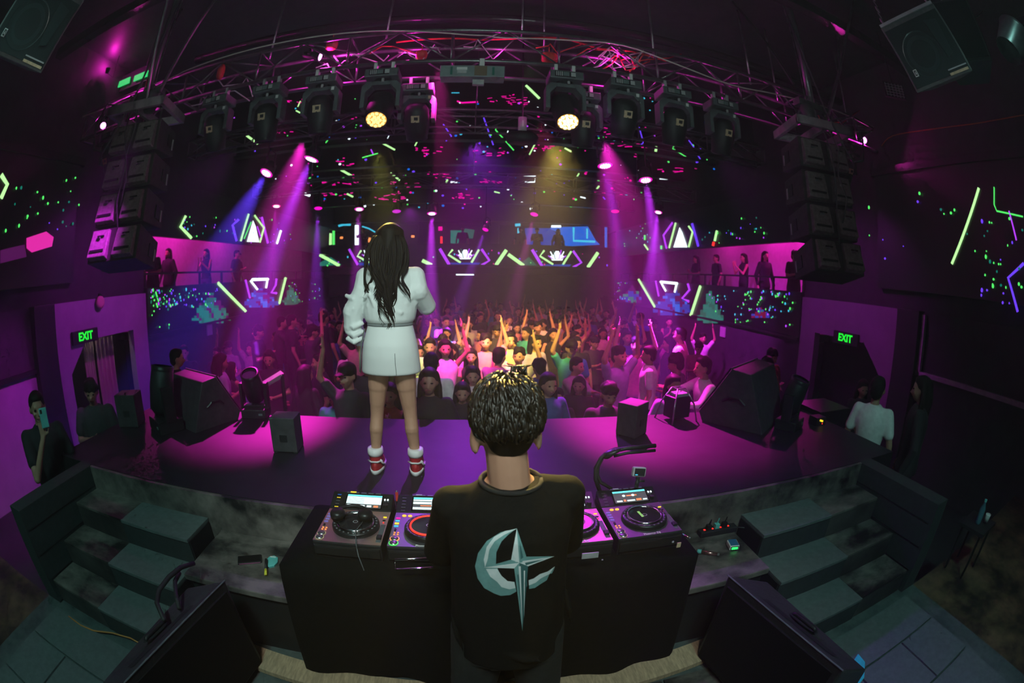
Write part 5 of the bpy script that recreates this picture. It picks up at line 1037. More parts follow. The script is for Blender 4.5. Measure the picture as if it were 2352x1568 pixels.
def make_person(P, vox=.016, fem=False, hair='short', skin=SKIN, top=None, bot=None, topst='tee', botst='trousers', name='person', feet=.10):
    """meshes of one figure, front = +y, feet at z = 0, 1.72 m tall"""
    P = {**DEFP, **P}; L = P['lean']; out = {}
    b = MB(); torso(b, P, -.012, fem=fem)
    hc = Vector((0, .02+L*.66, 1.60)); b.cap((0, L*.5-.008, 1.42), hc+Vector((0, -.02, -.07)), .056 if not fem else .047, .050 if not fem else .043)
    T, M = head(b, hc, P['yaw'], P['nod'], .98 if fem else 1.)
    sh = [Vector((s*(.175 if not fem else .155), L*.5, 1.395)) for s in (-1, 1)]
    for i in (0, 1):
        e, w_ = Vector(P['elb'][i]), Vector(P['wri'][i]); k = .88 if fem else 1.
        b.chain([sh[i], e, w_], [.046*k, .038*k, .026*k]); b.cap(sh[i], sh[i]+(e-sh[i])*.35, .052*k, .046*k)
        hand(b, w_, P['hd'][i], P.get('th', ((.3, 1, 0), (-.3, 1, 0)))[i], curl=.35)
    for s in (-1, 1):
        hp, kn, an = Vector((s*.085, 0, .88)), Vector((s*feet, .02, .48)), Vector((s*(feet+.01), -.01, .08)); k = .92 if fem else 1.
        b.chain([hp, kn, an], [.083*k, .053*k, .037*k]); b.cap(kn-Vector((0, .012, .08)), kn-Vector((0, .02, .2)), .052*k, .045*k); b.cap(an+Vector((0, -.015, -.03)), an+Vector((0, .15, -.05)), .038, .028)
    out['body'] = remesh(b, 'body', skin, vox); out['T'], out['M'] = T, M
    c = MB(); g = .014 if topst != 'loose' else .03
    z0 = {'tee': .88, 'jacket': .84, 'loose': .80, 'crop': 1.0, 'tank': .9}[topst]
    torso(c, P, g, z0 if z0 > .86 else .86, 1.45, fem)
    if z0 < .86: c.loft([((0, 0, z0), .165+g, .115+g), ((0, 0, .9), .168+g, .118+g)])
    if topst != 'tank':
        for i in (0, 1):
            e, w_ = Vector(P['elb'][i]), Vector(P['wri'][i]); c.cap(sh[i], sh[i]+(e-sh[i])*(.95 if topst == 'jacket' else .62), .058+g*.5, .052+g*.6)
            if topst == 'jacket': c.cap(e, e+(w_-e)*.9, .05, .038)
            c.cap(sh[i]*.6+Vector((0, L*.5, 1.42))*.4, sh[i], .05, .056+g*.4)
    out['shirt'] = remesh(c, 'shirt', top or BLK, vox*1.15)
    d = MB()
    if botst == 'trousers':
        d.loft([((0, 0, .84), .16, .115), ((0, 0, .93), .172, .122), ((0, L*.05, 1.0), .158, .112)])
        for s in (-1, 1): d.chain([(s*.085, 0, .88), (s*feet, .02, .48), (s*(feet+.01), -.01, .11)], [.098, .072, .06])
    elif botst == 'shorts':
        d.loft([((0, 0, .84), .165, .12), ((0, 0, .93), .172, .122), ((0, 0, 1.0), .158, .112)])
        for s in (-1, 1): d.cap((s*.085, 0, .86), (s*feet*.98, .015, .58), .10, .09)
    else: d.loft([((0, 0, .62), .20, .16), ((0, 0, .85), .18, .135), ((0, 0, .98), .15, .11)])
    out['trousers'] = remesh(d, 'trousers', bot or BLK, vox*1.25)
    h = MB(); s = .98 if fem else 1.
    h.ell(T(0, -.018, .038), (.086*s, .098*s, .095*s), M); h.ell(T(0, .03, .09), (.066*s, .055*s, .032*s), M @ rotx(-.25)); h.ell(T(0, -.055, -.02), (.074*s, .055*s, .07*s), M)
    if hair == 'long':
        for k in (-1, 1): h.chain([T(k*.06, -.02, .06), T(k*.085, -.03, -.06), T(k*.09, -.02, -.20), T(k*.085, .02, -.32)], [.035, .034, .034, .02])
        h.chain([T(0, -.06, .03), T(0, -.085, -.1), T(0, -.085, -.28)], [.08, .075, .05])
    elif hair == 'mop':
        for j in range(26):
            a, e = R.uniform(0, 2*pi), R.uniform(-.1, 1.2); h.ell(T(.082*cos(a)*cos(e), .088*sin(a)*cos(e)-.01, .04+.09*sin(e)), (.026, .026, .024), nu=8, nv=6)
    elif hair == 'cap':
        h.ell(T(0, 0, .06), (.092, .108, .078), M); h.ell(T(0, .12, .035), (.065, .07, .012), M)
    out['hair'] = remesh(h, 'hair', HAIR, vox*.9 if hair != 'cap' else vox*.8)
    # face lets: cut hair away in front by keeping it behind
    return out
def person_from(out, label, loc, rz, s=1., group=None, nm='person'):
    t = thing(nm, label, 'person', loc, rz, group); t.scale = (s, s, s)
    for k in ('body', 'shirt', 'trousers', 'hair'):
        o = mobj(k, out[k], t)
    face_bits(out['T'], out['M'], 1., t)
    return t
UP = lambda x, z: (x, .06, z)
POSES = {
 'down': {}, 'both_up': dict(elb=((-.30, .06, 1.60), (.30, .06, 1.60)), wri=((-.22, .10, 1.86), (.24, .10, 1.86)), hd=((.1, 0, 1), (-.1, 0, 1)), nod=.08),
 'right_up': dict(elb=((-.25, 0, 1.14), (.28, .1, 1.58)), wri=((-.16, .2, 1.02), (.20, .12, 1.86)), hd=((.5, .5, .2), (-.1, .1, 1))),
 'left_up': dict(elb=((-.28, .1, 1.58), (.25, .0, 1.14)), wri=((-.20, .12, 1.86), (.2, .16, .98)), hd=((.1, .1, 1), (-.3, .6, 0))),
 'phone': dict(elb=((-.20, .16, 1.16), (.20, .16, 1.16)), wri=((-.05, .32, 1.36), (.05, .32, 1.36)), hd=((.1, .2, 1), (-.1, .2, 1)), nod=-.05),
 'bent': dict(elb=((-.25, .02, 1.14), (.25, .02, 1.14)), wri=((-.08, .22, 1.12), (.10, .24, 1.20)), hd=((.9, .4, .2), (-.9, .4, .3)), nod=-.15),
 'reach': dict(elb=((-.22, .20, 1.22), (.24, .22, 1.30)), wri=((-.12, .45, 1.22), (.20, .48, 1.34)), hd=((0, 1, 0), (0, 1, .1)), lean=.15),
}
VAR = []
random.seed(3)
for pk, fem, hr, tp, bt in (('down', False, 'short', 'tee', 'trousers'), ('both_up', False, 'mop', 'tee', 'trousers'), ('right_up', False, 'cap', 'tee', 'trousers'), ('phone', True, 'long', 'tank', 'trousers'), ('bent', True, 'long', 'tee', 'skirt'),
                            ('left_up', True, 'long', 'tank', 'trousers'), ('bent', False, 'mop', 'loose', 'trousers'), ('reach', False, 'short', 'jacket', 'trousers'), ('down', True, 'long', 'jacket', 'trousers')):
    VAR.append(make_person(POSES[pk], .017, fem, hr, SKIN if len(VAR) % 2 else SKIN2, None, None, tp, bt))
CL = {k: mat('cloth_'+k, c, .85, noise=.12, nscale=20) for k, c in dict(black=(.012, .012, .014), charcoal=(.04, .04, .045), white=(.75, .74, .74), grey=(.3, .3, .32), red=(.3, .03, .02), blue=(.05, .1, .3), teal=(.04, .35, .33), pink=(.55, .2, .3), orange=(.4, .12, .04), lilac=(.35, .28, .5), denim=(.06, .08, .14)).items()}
FIRST = [True]*len(VAR); PROTO = []
for v in VAR:
    t = bpy.data.objects.new('person', None); COL.objects.link(t)
    for k in ('body', 'shirt', 'trousers', 'hair'): mobj(k, v[k], t)
    face_bits(v['T'], v['M'], 1., t); PROTO.append(t)
def crowd(vi, x, y, rz, s, top, label, group=None, z=None, bot=None):
    p = PROTO[vi]; t = dup(p); t.location = (x, y, ZH if z is None else z); t.rotation_euler = (0, 0, rz); t.scale = (s, s, s)
    tag(t, label, 'person', group)
    for ch in t.children:
        base = ch.name.split('.')[0]
        if base in ('shirt', 'trousers'):
            ch.material_slots[0].link = 'OBJECT'; ch.material_slots[0].material = CL[top] if base == 'shirt' else CL[bot or ('denim' if R.random() < .4 else 'black')]
    return t
VW = ['short-haired', 'curly-haired', 'capped', 'long-haired', 'long-haired', 'long-haired', 'curly-haired', 'short-haired', 'long-haired']
VG = ['man with arms down', 'man with both arms raised', 'man raising one arm', 'woman with hands at her face', 'woman with hands together', 'woman with one arm raised', 'man with bent arms', 'man reaching forward', 'woman in a jacket']
taken = []; STEPZ = -1.08
o = MB().box((-3.7, 7.35, (ZH+STEPZ)/2), (4.4, 2.3, STEPZ-ZH)).build('floor_step', BLK, None, bevel=.01); tag(o, 'low dark step along the left wall under the row of standing men', 'platform')
def place(px, py, vi, top, label, rz=pi, zh=.10, s=None, group=None, yy=None, bot=None, zf=None):
    for _ in range(5):
        q = at(px, py, y=yy)
        if all((q.x-a)**2+(q.y-b)**2 > .17 for a, b in taken): break
        yy += .22
    z0 = ZH if zf is None else zf
    s = s or max(.84, min(1.07, (q.z-z0)/1.60))
    if q.z-z0 > 1.8: z0 = STEPZ; s = (q.z-z0)/1.6
    taken.append((q.x, q.y))
    return crowd(vi, q.x, q.y, rz, s, top, label, group, z0, bot)
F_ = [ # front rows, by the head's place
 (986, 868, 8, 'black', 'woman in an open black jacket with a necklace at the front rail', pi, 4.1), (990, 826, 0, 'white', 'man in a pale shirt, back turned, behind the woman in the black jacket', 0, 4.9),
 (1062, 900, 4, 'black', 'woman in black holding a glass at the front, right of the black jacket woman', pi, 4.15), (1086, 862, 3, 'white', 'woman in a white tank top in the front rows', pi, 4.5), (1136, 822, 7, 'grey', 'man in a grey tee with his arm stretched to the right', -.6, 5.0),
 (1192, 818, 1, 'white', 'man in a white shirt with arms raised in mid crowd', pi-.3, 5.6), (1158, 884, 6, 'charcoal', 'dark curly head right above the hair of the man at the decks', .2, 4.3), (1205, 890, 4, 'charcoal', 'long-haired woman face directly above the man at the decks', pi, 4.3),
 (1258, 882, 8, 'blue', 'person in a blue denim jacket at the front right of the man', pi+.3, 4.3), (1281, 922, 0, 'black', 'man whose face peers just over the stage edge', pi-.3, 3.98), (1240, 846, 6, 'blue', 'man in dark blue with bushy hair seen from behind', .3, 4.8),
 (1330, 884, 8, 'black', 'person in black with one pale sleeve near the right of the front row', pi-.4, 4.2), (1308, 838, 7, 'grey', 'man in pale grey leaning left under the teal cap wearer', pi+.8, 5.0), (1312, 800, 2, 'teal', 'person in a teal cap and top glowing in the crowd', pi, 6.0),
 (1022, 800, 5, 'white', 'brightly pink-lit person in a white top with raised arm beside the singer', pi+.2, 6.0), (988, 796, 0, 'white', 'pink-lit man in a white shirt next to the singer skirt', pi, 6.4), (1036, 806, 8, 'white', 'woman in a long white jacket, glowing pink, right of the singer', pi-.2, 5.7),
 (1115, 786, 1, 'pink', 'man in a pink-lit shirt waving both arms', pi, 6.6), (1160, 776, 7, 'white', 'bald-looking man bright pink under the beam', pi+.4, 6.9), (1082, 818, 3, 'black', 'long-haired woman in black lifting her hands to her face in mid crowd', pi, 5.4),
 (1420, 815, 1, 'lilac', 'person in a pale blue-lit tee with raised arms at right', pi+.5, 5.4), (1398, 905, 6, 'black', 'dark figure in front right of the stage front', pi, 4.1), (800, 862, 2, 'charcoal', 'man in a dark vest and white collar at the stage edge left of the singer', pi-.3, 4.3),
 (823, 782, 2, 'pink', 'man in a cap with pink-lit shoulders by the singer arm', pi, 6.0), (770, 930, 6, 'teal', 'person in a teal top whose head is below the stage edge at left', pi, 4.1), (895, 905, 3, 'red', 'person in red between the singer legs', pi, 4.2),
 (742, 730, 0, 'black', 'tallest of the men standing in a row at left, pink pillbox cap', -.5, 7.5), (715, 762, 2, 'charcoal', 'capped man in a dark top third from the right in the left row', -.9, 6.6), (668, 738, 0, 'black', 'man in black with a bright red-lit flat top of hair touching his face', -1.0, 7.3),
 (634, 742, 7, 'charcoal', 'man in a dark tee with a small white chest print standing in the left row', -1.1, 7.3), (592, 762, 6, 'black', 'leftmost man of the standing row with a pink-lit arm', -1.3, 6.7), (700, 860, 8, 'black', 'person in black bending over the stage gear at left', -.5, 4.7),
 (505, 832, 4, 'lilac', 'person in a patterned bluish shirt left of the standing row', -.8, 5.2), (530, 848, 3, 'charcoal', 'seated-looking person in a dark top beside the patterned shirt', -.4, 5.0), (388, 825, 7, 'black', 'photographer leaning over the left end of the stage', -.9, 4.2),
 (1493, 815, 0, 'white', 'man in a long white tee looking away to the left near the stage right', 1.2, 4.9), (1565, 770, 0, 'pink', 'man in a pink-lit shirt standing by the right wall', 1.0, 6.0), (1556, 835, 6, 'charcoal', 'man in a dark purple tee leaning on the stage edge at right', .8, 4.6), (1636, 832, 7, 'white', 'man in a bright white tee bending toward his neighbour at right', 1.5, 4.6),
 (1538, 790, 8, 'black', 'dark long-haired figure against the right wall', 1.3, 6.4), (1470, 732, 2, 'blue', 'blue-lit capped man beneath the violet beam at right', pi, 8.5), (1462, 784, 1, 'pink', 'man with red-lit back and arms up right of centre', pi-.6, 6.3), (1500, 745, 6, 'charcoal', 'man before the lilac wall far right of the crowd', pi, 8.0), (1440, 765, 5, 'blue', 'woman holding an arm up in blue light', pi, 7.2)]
for px, py, vi, top, lb, rz, yy in F_: place(px, py, vi, top, lb, rz, yy=yy)
tops = ['black']*6+['charcoal']*4+['white']*5+['grey']*3+['red', 'blue', 'pink', 'pink', 'orange', 'lilac', 'teal']
n = 0; ys = []
yv = 4.4
while yv < 16.8:
    xv = -5.2+R.uniform(0, .5)
    while xv < 5.2:
        x, y = xv+R.uniform(-.15, .15), yv+R.uniform(-.2, .2)
        edge = abs(x) > 4.2 or (y < 6.5 and (x < -2.2 or x > 2.4))
        if not (edge and R.random() < .75) and all((x-a)**2+(y-b)**2 > .23 for a, b in taken) and n < 235:
            vi = R.choice([0, 1, 2, 3, 4, 5, 6, 7, 8, 0, 6, 4, 8] if y > 6 else [0, 3, 4, 6, 8, 2, 5]); top = R.choice(tops)
            row = ('front rows', 'fourth row area', 'middle of the crowd', 'rows behind the middle', 'back rows', 'last rows')[min(5, int((y-4.2)/2.1))]
            sd = ('far left', 'left', 'centre left', 'centre', 'centre right', 'right', 'far right')[max(0, min(6, int((x+5.2)/1.49)))]
            crowd(vi, x, y, pi+R.gauss(0, .5), R.uniform(.92, 1.06), top, '%s %s, %s top, %s, %s' % (VW[vi], VG[vi], top, row, sd), 'club-goers, %s, %s' % (row, sd)); taken.append((x, y)); n += 1
        xv += .60 if yv < 10 else .72
    yv += .55 if yv < 10 else .72
for s in (-1, 1):
    for i, (y, o_) in enumerate(((7.6, 'nearest the stage'), (8.6, 'second from the stage'), (9.9, 'third from the stage'), (11.3, 'fourth from the stage'), (12.4, 'deepest in'))):
        crowd((6, 8, 3, 0, 4)[i], s*R.uniform(6.6, 7.3), y, R.choice((s*pi/2, pi)), .97, 'black', 'dark figure standing in the pink-lit %s gallery, %s' % ('left' if s < 0 else 'right', o_), 'silhouettes in the %s gallery' % ('left' if s < 0 else 'right'), z=.45)
for i, x in enumerate((2.0, 2.7, 3.6, -.4, -3.4, -4.6)): crowd((0, 6, 8, 0, 4, 7)[i], x, 18.6+.0*i, pi, .95, 'black', ('dark figure before the blue bay, left one', 'dark figure before the blue bay, middle one', 'dark figure before the blue bay, right one', 'dark figure before the small teal screen', 'dark figure left behind the rear balcony, beside the white tube', 'dark figure at the far left of the rear balcony')[i], 'figures on the rear balcony', z=1.68)
# --- side people
crowd(6, -3.72, 2.92, -2.4, .98, 'charcoal', 'crew man with bowed head and lanyard beside the left end of the stage', z=-1.25)
q = at(2015, 895, d=4.6); crowd(0, q.x, q.y, -1.2, (q.z+1.25)/1.6, 'white', 'man in a loose white tee turned away at the right side wall', z=-1.25)
q = at(2120, 895, d=4.7); crowd(8, q.x, q.y, .6, (q.z+1.25)/1.6, 'black', 'almost invisible dark figure beside the man in the white tee at right', z=-1.25)
q = at(1986, 855, d=6.2); crowd(4, min(q.x, 5.3), q.y, pi*.85, .97, 'black', 'woman with red hair lit warmly in the right doorway', z=-1.25 if 0 else ZH)
spot((3.9, 3.9, 1.2), (q.x, q.y, q.z), (1, .8, .5), 18, 9)
for p in PROTO:
    for ch in list(p.children): bpy.data.objects.remove(ch)
    bpy.data.objects.remove(p)
# --- man filming with a phone at the far left
P = dict(elb=((-.26, .10, 1.12), (.20, .26, 1.15)), wri=((-.30, .36, 1.10), (.04, .30, 1.44)), hd=((-.1, 1, -.25), (-.1, .1, 1)), th=((1, 0, .3), (-1, .3, .1)), nod=-.05, yaw=-.1)
v = make_person(P, .009, False, 'short', SKIN2, mat('black_tee', (.01, .01, .012), .85, noise=.2), CL['black'], 'tee')
q = at(85, 935, d=4.15); t = person_from(v, 'man in a black tee raising a phone before his face at far left', (q.x, q.y, -1.25), radians(-112), (q.z+1.25)/1.60)
w = t.matrix_basis @ Vector((.0, .34, 1.585)); t = thing('phone', 'phone with a cyan back held up by the man at the far left', 'phone', w, radians(-112)); MB().box((0, 0, 0), (.075, .012, .15)).build('body', TEALP, t, bevel=.004); MB().box((.02, .007, .05), (.02, .004, .03)).build('camera_bump', BLK, t)
# --- the singer
def singer():
    t = thing('person', 'woman with long wavy dark hair in white cropped jacket and white mini skirt, back turned', 'person', (-.49, 2.66, 0))
    J = mat('white_jacket', (.80, .82, .80), .75, noise=.04, nscale=8, bump=.25); S_ = mat('white_skirt', (.80, .82, .80), .7, noise=.03, nscale=6)
    b = MB()
    b.loft([((0, 0, .66), .14, .10), ((0, 0, .76), .155, .115), ((0, 0, .84), .145, .105), ((0, 0, .95), .115, .09), ((0, 0, 1.08), .135, .095), ((0, 0, 1.2), .145, .09), ((0, 0, 1.26), .12, .075), ((0, 0, 1.31), .05, .05)])
    T, M = head(b, (.0, .03, 1.44), -.05, .08, .93); b.cap((0, -.01, 1.28), (0, .01, 1.38), .045, .042)
    el, wl = Vector((-.215, .0, 1.0)), Vector((-.205, .05, .80)); er, wr2 = Vector((.20, .10, 1.06)), Vector((.07, .24, 1.26))
    sl, sr = Vector((-.155, 0, 1.235)), Vector((.155, 0, 1.235))
    b.chain([sl, el, wl], [.042, .033, .023]); b.chain([sr, er, wr2], [.042, .033, .023])
    hand(b, wl, (.05, .12, -1), (.2, 1, 0), curl=.25, s=.9); hand(b, wr2, (-.6, .5, .6), (.2, .2, 1), curl=.9, s=.9)
    for s in (-1, 1):
        hp, kn, an = Vector((s*.075, 0, .74)), Vector((s*.105+.0, .012, .42)), Vector((s*.132, -.01, .09))
        calf = kn*.62+an*.38+Vector((0, -.012, 0)); mid = hp*.5+kn*.5; b.chain([hp, mid, kn*.85+hp*.15, kn, kn*.85+an*.15, calf, kn*.25+an*.75, an], [.080, .068, .053, .048, .045, .048, .036, .031])
    body = mobj('body', remesh(b, 'body', SKIN, .0065, 7), t); face_bits(T, M, .93, t)
    c = MB(); rg = [(.966, .143, .112), (.985, .156, .124), (1.03, .165, .128), (1.12, .165, .125), (1.20, .165, .115), (1.25, .155, .10), (1.285, .10, .075), (1.315, .062, .062)]
    c.loft([((0, -.004, z), a, d) for z, a, d in rg], 24)
    c.chain([sl+Vector((.05, 0, .005)), sl+Vector((0, 0, .004)), sl+Vector((-.012, -.01, -.09)), el+Vector((-.015, -.012, .03)), el+Vector((-.018, .0, -.06)), wl+Vector((-.012, -.01, .07)), wl+Vector((0, 0, .035))], [.060, .060, .070, .067, .065, .056, .034])
    c.chain([sr-Vector((.05, 0, -.005)), sr+Vector((0, 0, .004)), sr+Vector((.014, -.01, -.08)), er+Vector((.012, -.008, .0)), er*.5+wr2*.5, wr2*.85+er*.15], [.060, .060, .070, .062, .055, .036])
    for i in range(16):      # fabric folds
        a = R.uniform(pi*1.05, pi*1.95); z = R.uniform(1.0, 1.2); p = Vector((.158*cos(a), .12*sin(a), z)); c.cap(p, p+Vector((R.uniform(-.04, .04), 0, R.uniform(-.07, .07))), .017, .011, 8)
    for z, x in ((1.12, -.01), (1.06, -.03), (.95, -.03), (.90, -.02), (.86, -.01)): c.tube([Vector((-.215-.058+.0, -.03, z+.012)), Vector((-.215, -.066, z-.01)), Vector((-.215+.055, -.03, z+.015))], [.013, .016, .013], 8)
    jk = mobj('jacket', remesh(c, 'jacket', J, .007, 2), t)
    d = MB(); d.loft([((0, 0, .948), .141, .109), ((0, 0, .958), .143, .111), ((0, 0, .972), .139, .108)], 32); d.build('waistband', mat('band_grey', (.25, .27, .27), .8), jk, True)
    k = MB(); k.loft([((0, 0, .66), .182, .135), ((0, 0, .668), .187, .14), ((0, -.012, .77), .178, .138), ((0, -.016, .84), .168, .13), ((0, -.006, .92), .148, .112), ((0, 0, .955), .138, .105)], 32)
    k.ell((-.06, -.075, .79), (.07, .06, .075)); k.ell((.06, -.075, .79), (.07, .06, .075))
    sk = mobj('skirt', remesh(k, 'skirt', S_, .009, 4), t)
    MB().tube([(-.152, -.04, .93), (-.173, -.05, .84), (-.181, -.055, .76), (-.187, -.06, .67)], .004, 6).build('side_stripe', mat('stripe_grey', (.12, .13, .13), .7), sk, True)
    MB().tube([(-.147, -.052, .93), (-.166, -.066, .84), (-.174, -.070, .76), (-.180, -.074, .67)], .0025, 6).build('side_stripe', mat('stripe_grey', (.12, .13, .13), .7), sk, True)
    MB().tube([(.055, -.139, .67), (.052, -.148, .74), (.05, -.146, .80)], .0015, 5).build('skirt_seam', mat('stripe_grey', (.12, .13, .13), .7), sk)
    h = MB(); h.ell(T(0, -.022, .035), (.083, .092, .098)); h.chain([T(0, -.055, .05), T(0, -.075, -.08), T(.0, -.11, -.22), T(.01, -.14, -.33), T(.02, -.15, -.40)], [.080, .084, .080, .050, .02])
    for kx in (-1, 1): h.chain([T(kx*.045, -.04, .06), T(kx*.068, -.05, -.08), T(kx*.070, -.10, -.22), T(kx*.045+.01, -.135, -.33)], [.05, .042, .030, .014])
    hm = mobj('hair', remesh(h, 'hair', HAIR, .010, 3), t)
    st_ = MB()
    def strand(x0, L_, a, wv, fr, jit, flare=0.):
        pts = []; rr = []
        for j in range(17):
            u = j/16; w2 = wv*max(0, u-.35)*1.5
            z = .05-u*L_; y = -.112-.085*min(1, u*1.7)+jit[1]
            pts.append(T(x0*(.75+.42*sin(min(1, u*1.5)*pi))*(1-.25*u)+flare*u+jit[0]*(1-u*.6)+w2*sin(a+u*fr), y-w2*.6*cos(a+u*fr)-.005*u, z)); rr.append(.0062*(1-u**2.5)+.001)
        st_.tube(pts, rr, 5)
    for c_ in range(17):
        x0 = -.085+.17*c_/16+R.uniform(-.008, .008); a = R.uniform(0, 6.28); wv = R.uniform(.022, .04); fr = R.uniform(10, 14); L_ = .40+.15*(1-abs(x0-.03)/.12)+R.uniform(-.05, .05)
        for k in range(9): strand(x0, L_*R.uniform(.86, 1.04), a+R.uniform(-.35, .35), wv, fr, (R.uniform(-.012, .012), R.uniform(-.008, .008)))
    for kx in (-1, 1):
        for c_ in range(3):
            a = R.uniform(0, 6.28)
            for k in range(5): strand(kx*.088, .30+.05*c_+R.uniform(-.02, .02), a+R.uniform(-.4, .4), .03, 11, (kx*.012*c_+R.uniform(-.006, .006), .03), kx*(.035+.02*c_))
    mobj('hair_strands', st_.mesh('hair_strands', HAIR, True), hm)
    RS = mat('red_leather', (.42, .02, .03), .45, noise=.1); WS = mat('white_leather', (.8, .78, .78), .5)
    for s, nm in ((-1, 'left'), (1, 'right')):
        an = Vector((s*.132, -.01, 0)); sh = MB()
        sh.loft([(an+Vector((0, .045, .022)), .046, .125), (an+Vector((0, .04, .06)), .044, .115), (an+Vector((0, .01, .09)), .044, .07), (an+Vector((0, -.005, .13)), .046, .055)], 20)
        o = mobj('sneaker', remesh(sh, 'sneaker', RS, .006, 2), t)
        so = MB(); so.loft([(an+Vector((0, .045, .001)), .047, .128), (an+Vector((0, .045, .026)), .050, .132), (an+Vector((0, .045, .03)), .046, .126)], 24); so.build('sole', WS, o, True)
        co = MB(); co.loft([(an+Vector((0, -.005, .118)), .048, .056), (an+Vector((0, -.005, .135)), .052, .060), (an+Vector((0, -.004, .165)), .05, .058), (an+Vector((0, -.002, .167)), .036, .042)], 20); co.build('padded_collar', WS, o, True)
        MB().tube([an+Vector((-.047, -.03, .085)), an+Vector((-.02, -.066, .088)), an+Vector((.02, -.066, .088)), an+Vector((.047, -.03, .085))], .006, 6).build('heel_stripe', WS, o, True)
        MB().tube([an+Vector((.05, .06, .045)), an+Vector((.052, .0, .05)), an+Vector((.048, -.04, .075)), an+Vector((.04, -.05, .10))], .007, 6).build('side_curve', WS, o, True)
    return t
singer()
# --- the man at the decks
def dj():
    X, Y = .10, 1.06
    t = thing('person', 'man at the decks, back turned, black tee with silver star and crescent', 'person', (X, Y, ZD))
    TEE = mat('black_cotton', (.006, .0065, .0065), .9, spec=.2, noise=.2, nscale=60, bump=.1)
    P = dict(elb=((-.20, .13, 1.12), (.195, .15, 1.14)), wri=((-.20, .42, .99), (.20, .42, .99)), hd=((.1, 1, -.15), (-.1, 1, -.15)))
    b = MB(); torso(b, P, -.022)
    hc = Vector((-.012, .02, 1.585)); b.cap((0, -.02, 1.40), hc+Vector((.0, -.025, -.06)), .062, .057); b.cap((-.05, -.01, 1.40), (.05, -.01, 1.40), .05, .05)
    T, M = head(b, hc, .12, -.18, 1.)
    for k in (-1, 1): b.ell(T(k*.083, -.012, -.035), (.009, .020, .034), M @ rotz(-k*.5), 12, 8); b.cap(T(k*.07, -.005, -.035), T(k*.081, -.010, -.035), .014, .012, 8)
    sl, sr = Vector((-.155, .0, 1.365)), Vector((.150, .0, 1.39))
    for i, s in ((0, sl), (1, sr)):
        e, w_ = Vector(P['elb'][i]), Vector(P['wri'][i]); b.chain([s, e, w_], [.048, .040, .028]); hand(b, w_, P['hd'][i], ((1, 0, .3), (-1, 0, .3))[i], curl=.4)
    for s in (-1, 1): b.chain([(s*.085, 0, .88), (s*.13, .03, .48), (s*.14, 0, .08)], [.085, .055, .04]); b.cap((s*.14, -.02, .05), (s*.15, .14, .03), .04, .03)
    body = mobj('body', remesh(b, 'body', SKIN, .0065, 3), t); face_bits(T, M, 1., t)
    c = MB()
    c.loft([((0, .01, .80), .178, .15), ((0, .01, .9), .18, .152), ((0, .0, 1.05), .172, .146), ((0, -.005, 1.22), .165, .138), ((0, -.01, 1.32), .172, .128), ((0, -.01, 1.38), .166, .106), ((0, -.012, 1.425), .105, .08), ((0, -.014, 1.445), .078, .070)], 28)
    for i, s in ((0, sl), (1, sr)):
        e = Vector(P['elb'][i]); c.cap(Vector((s.x*.6, -.008, s.z+.015)), s+Vector((0, -.002, .002)), .052, .056); c.cap(s+Vector((0, -.002, .002)), s+(e-s)*.95, .056, .064)
    for x0, z0, x1, z1 in ((.13, 1.2, .17, 1.0), (-.17, 1.1, -.14, .9), (-.03, .90, .1, .84)): c.tube([(x0, -.137, z0), ((x0+x1)/2, -.152, (z0+z1)/2), (x1, -.137, z1)], [.004, .012, .004], 6)
    tee = mobj('shirt', remesh(c, 'shirt', TEE, .008, 3), t)
    MB().tube([(.079*cos(a), -.016+.071*sin(a), 1.447+.004*sin(a)) for a in [i*2*pi/24 for i in range(25)]], .0065, 6).build('neck_band', mat('rib_black', (.016, .017, .017), .9), tee, True)
    d = MB(); d.loft([((0, 0, .78), .17, .13), ((0, 0, .93), .172, .125), ((0, 0, .98), .16, .12)])
    for s in (-1, 1): d.chain([(s*.085, 0, .86), (s*.125, .03, .48), (s*.14, 0, .10)], [.11, .088, .078])
    mobj('trousers', remesh(d, 'trousers', mat('dark_trousers', (.02, .026, .026), .8, noise=.3, nscale=12, bump=.2), .012, 2), t)
    for s in (-1, 1):
        o = MB().loft([((s*.142, .055, .0), .05, .14), ((s*.142, .055, .03), .05, .14), ((s*.142, .03, .07), .045, .10), ((s*.142, .0, .1), .045, .06)], 18).build('shoe', BLK, t, True)
    h = MB(); h.ell(T(0, -.02, .04), (.082, .095, .090), M); h.ell(T(0, .05, .07), (.066, .056, .045), M); h.ell(T(0, -.05, -.025), (.060, .034, .050), M); h.ell(T(0, -.05, .0), (.075, .052, .052), M)
    hm = mobj('hair', remesh(h, 'hair', HAIR, .008, 2), t)
    LK = mat('hair_locks', (.014, .010, .007), .40, noise=.8, nscale=50)
    st_ = MB(); n = 1500; cr = Vector((.02, -.03, 1)).normalized()
    for i in range(n):
        u = (i+.5)/n; ph = math.acos(1-1.5*u); th_ = i*2.399963
        N = Vector((sin(ph)*cos(th_), sin(ph)*sin(th_), cos(ph)))
        if N.z < -.12 and N.y > -.1: continue
        f_ = lambda v: Vector((v.x*.082, v.y*.094-.02, v.z*.090+.038))
        dn = (N-cr*N.dot(cr)*1.0)-cr*.35; dn = (dn-N*dn.dot(N)); dn = dn.normalized() if dn.length > .01 else Vector((1, 0, 0)); cu = N.cross(dn)*R.gauss(.3, .6)
        L_ = R.uniform(.35, .95)*(1. if N.z > -.1 else .55); pts = []; lift = R.uniform(1.05, 1.17); 
        for k_, (a_, c_, h_) in enumerate(((0, 0, 1.0), (.3, .05, lift), (.65, .2, lift+.01), (1, .5, 1.03+R.uniform(0, .1)))):
            v = (N+dn*(L_*a_)+cu*(L_*c_)).normalized()*h_; pts.append(T(*f_(v)))
        st_.tube(pts, [.0035, .0048, .004, .0006], 4)
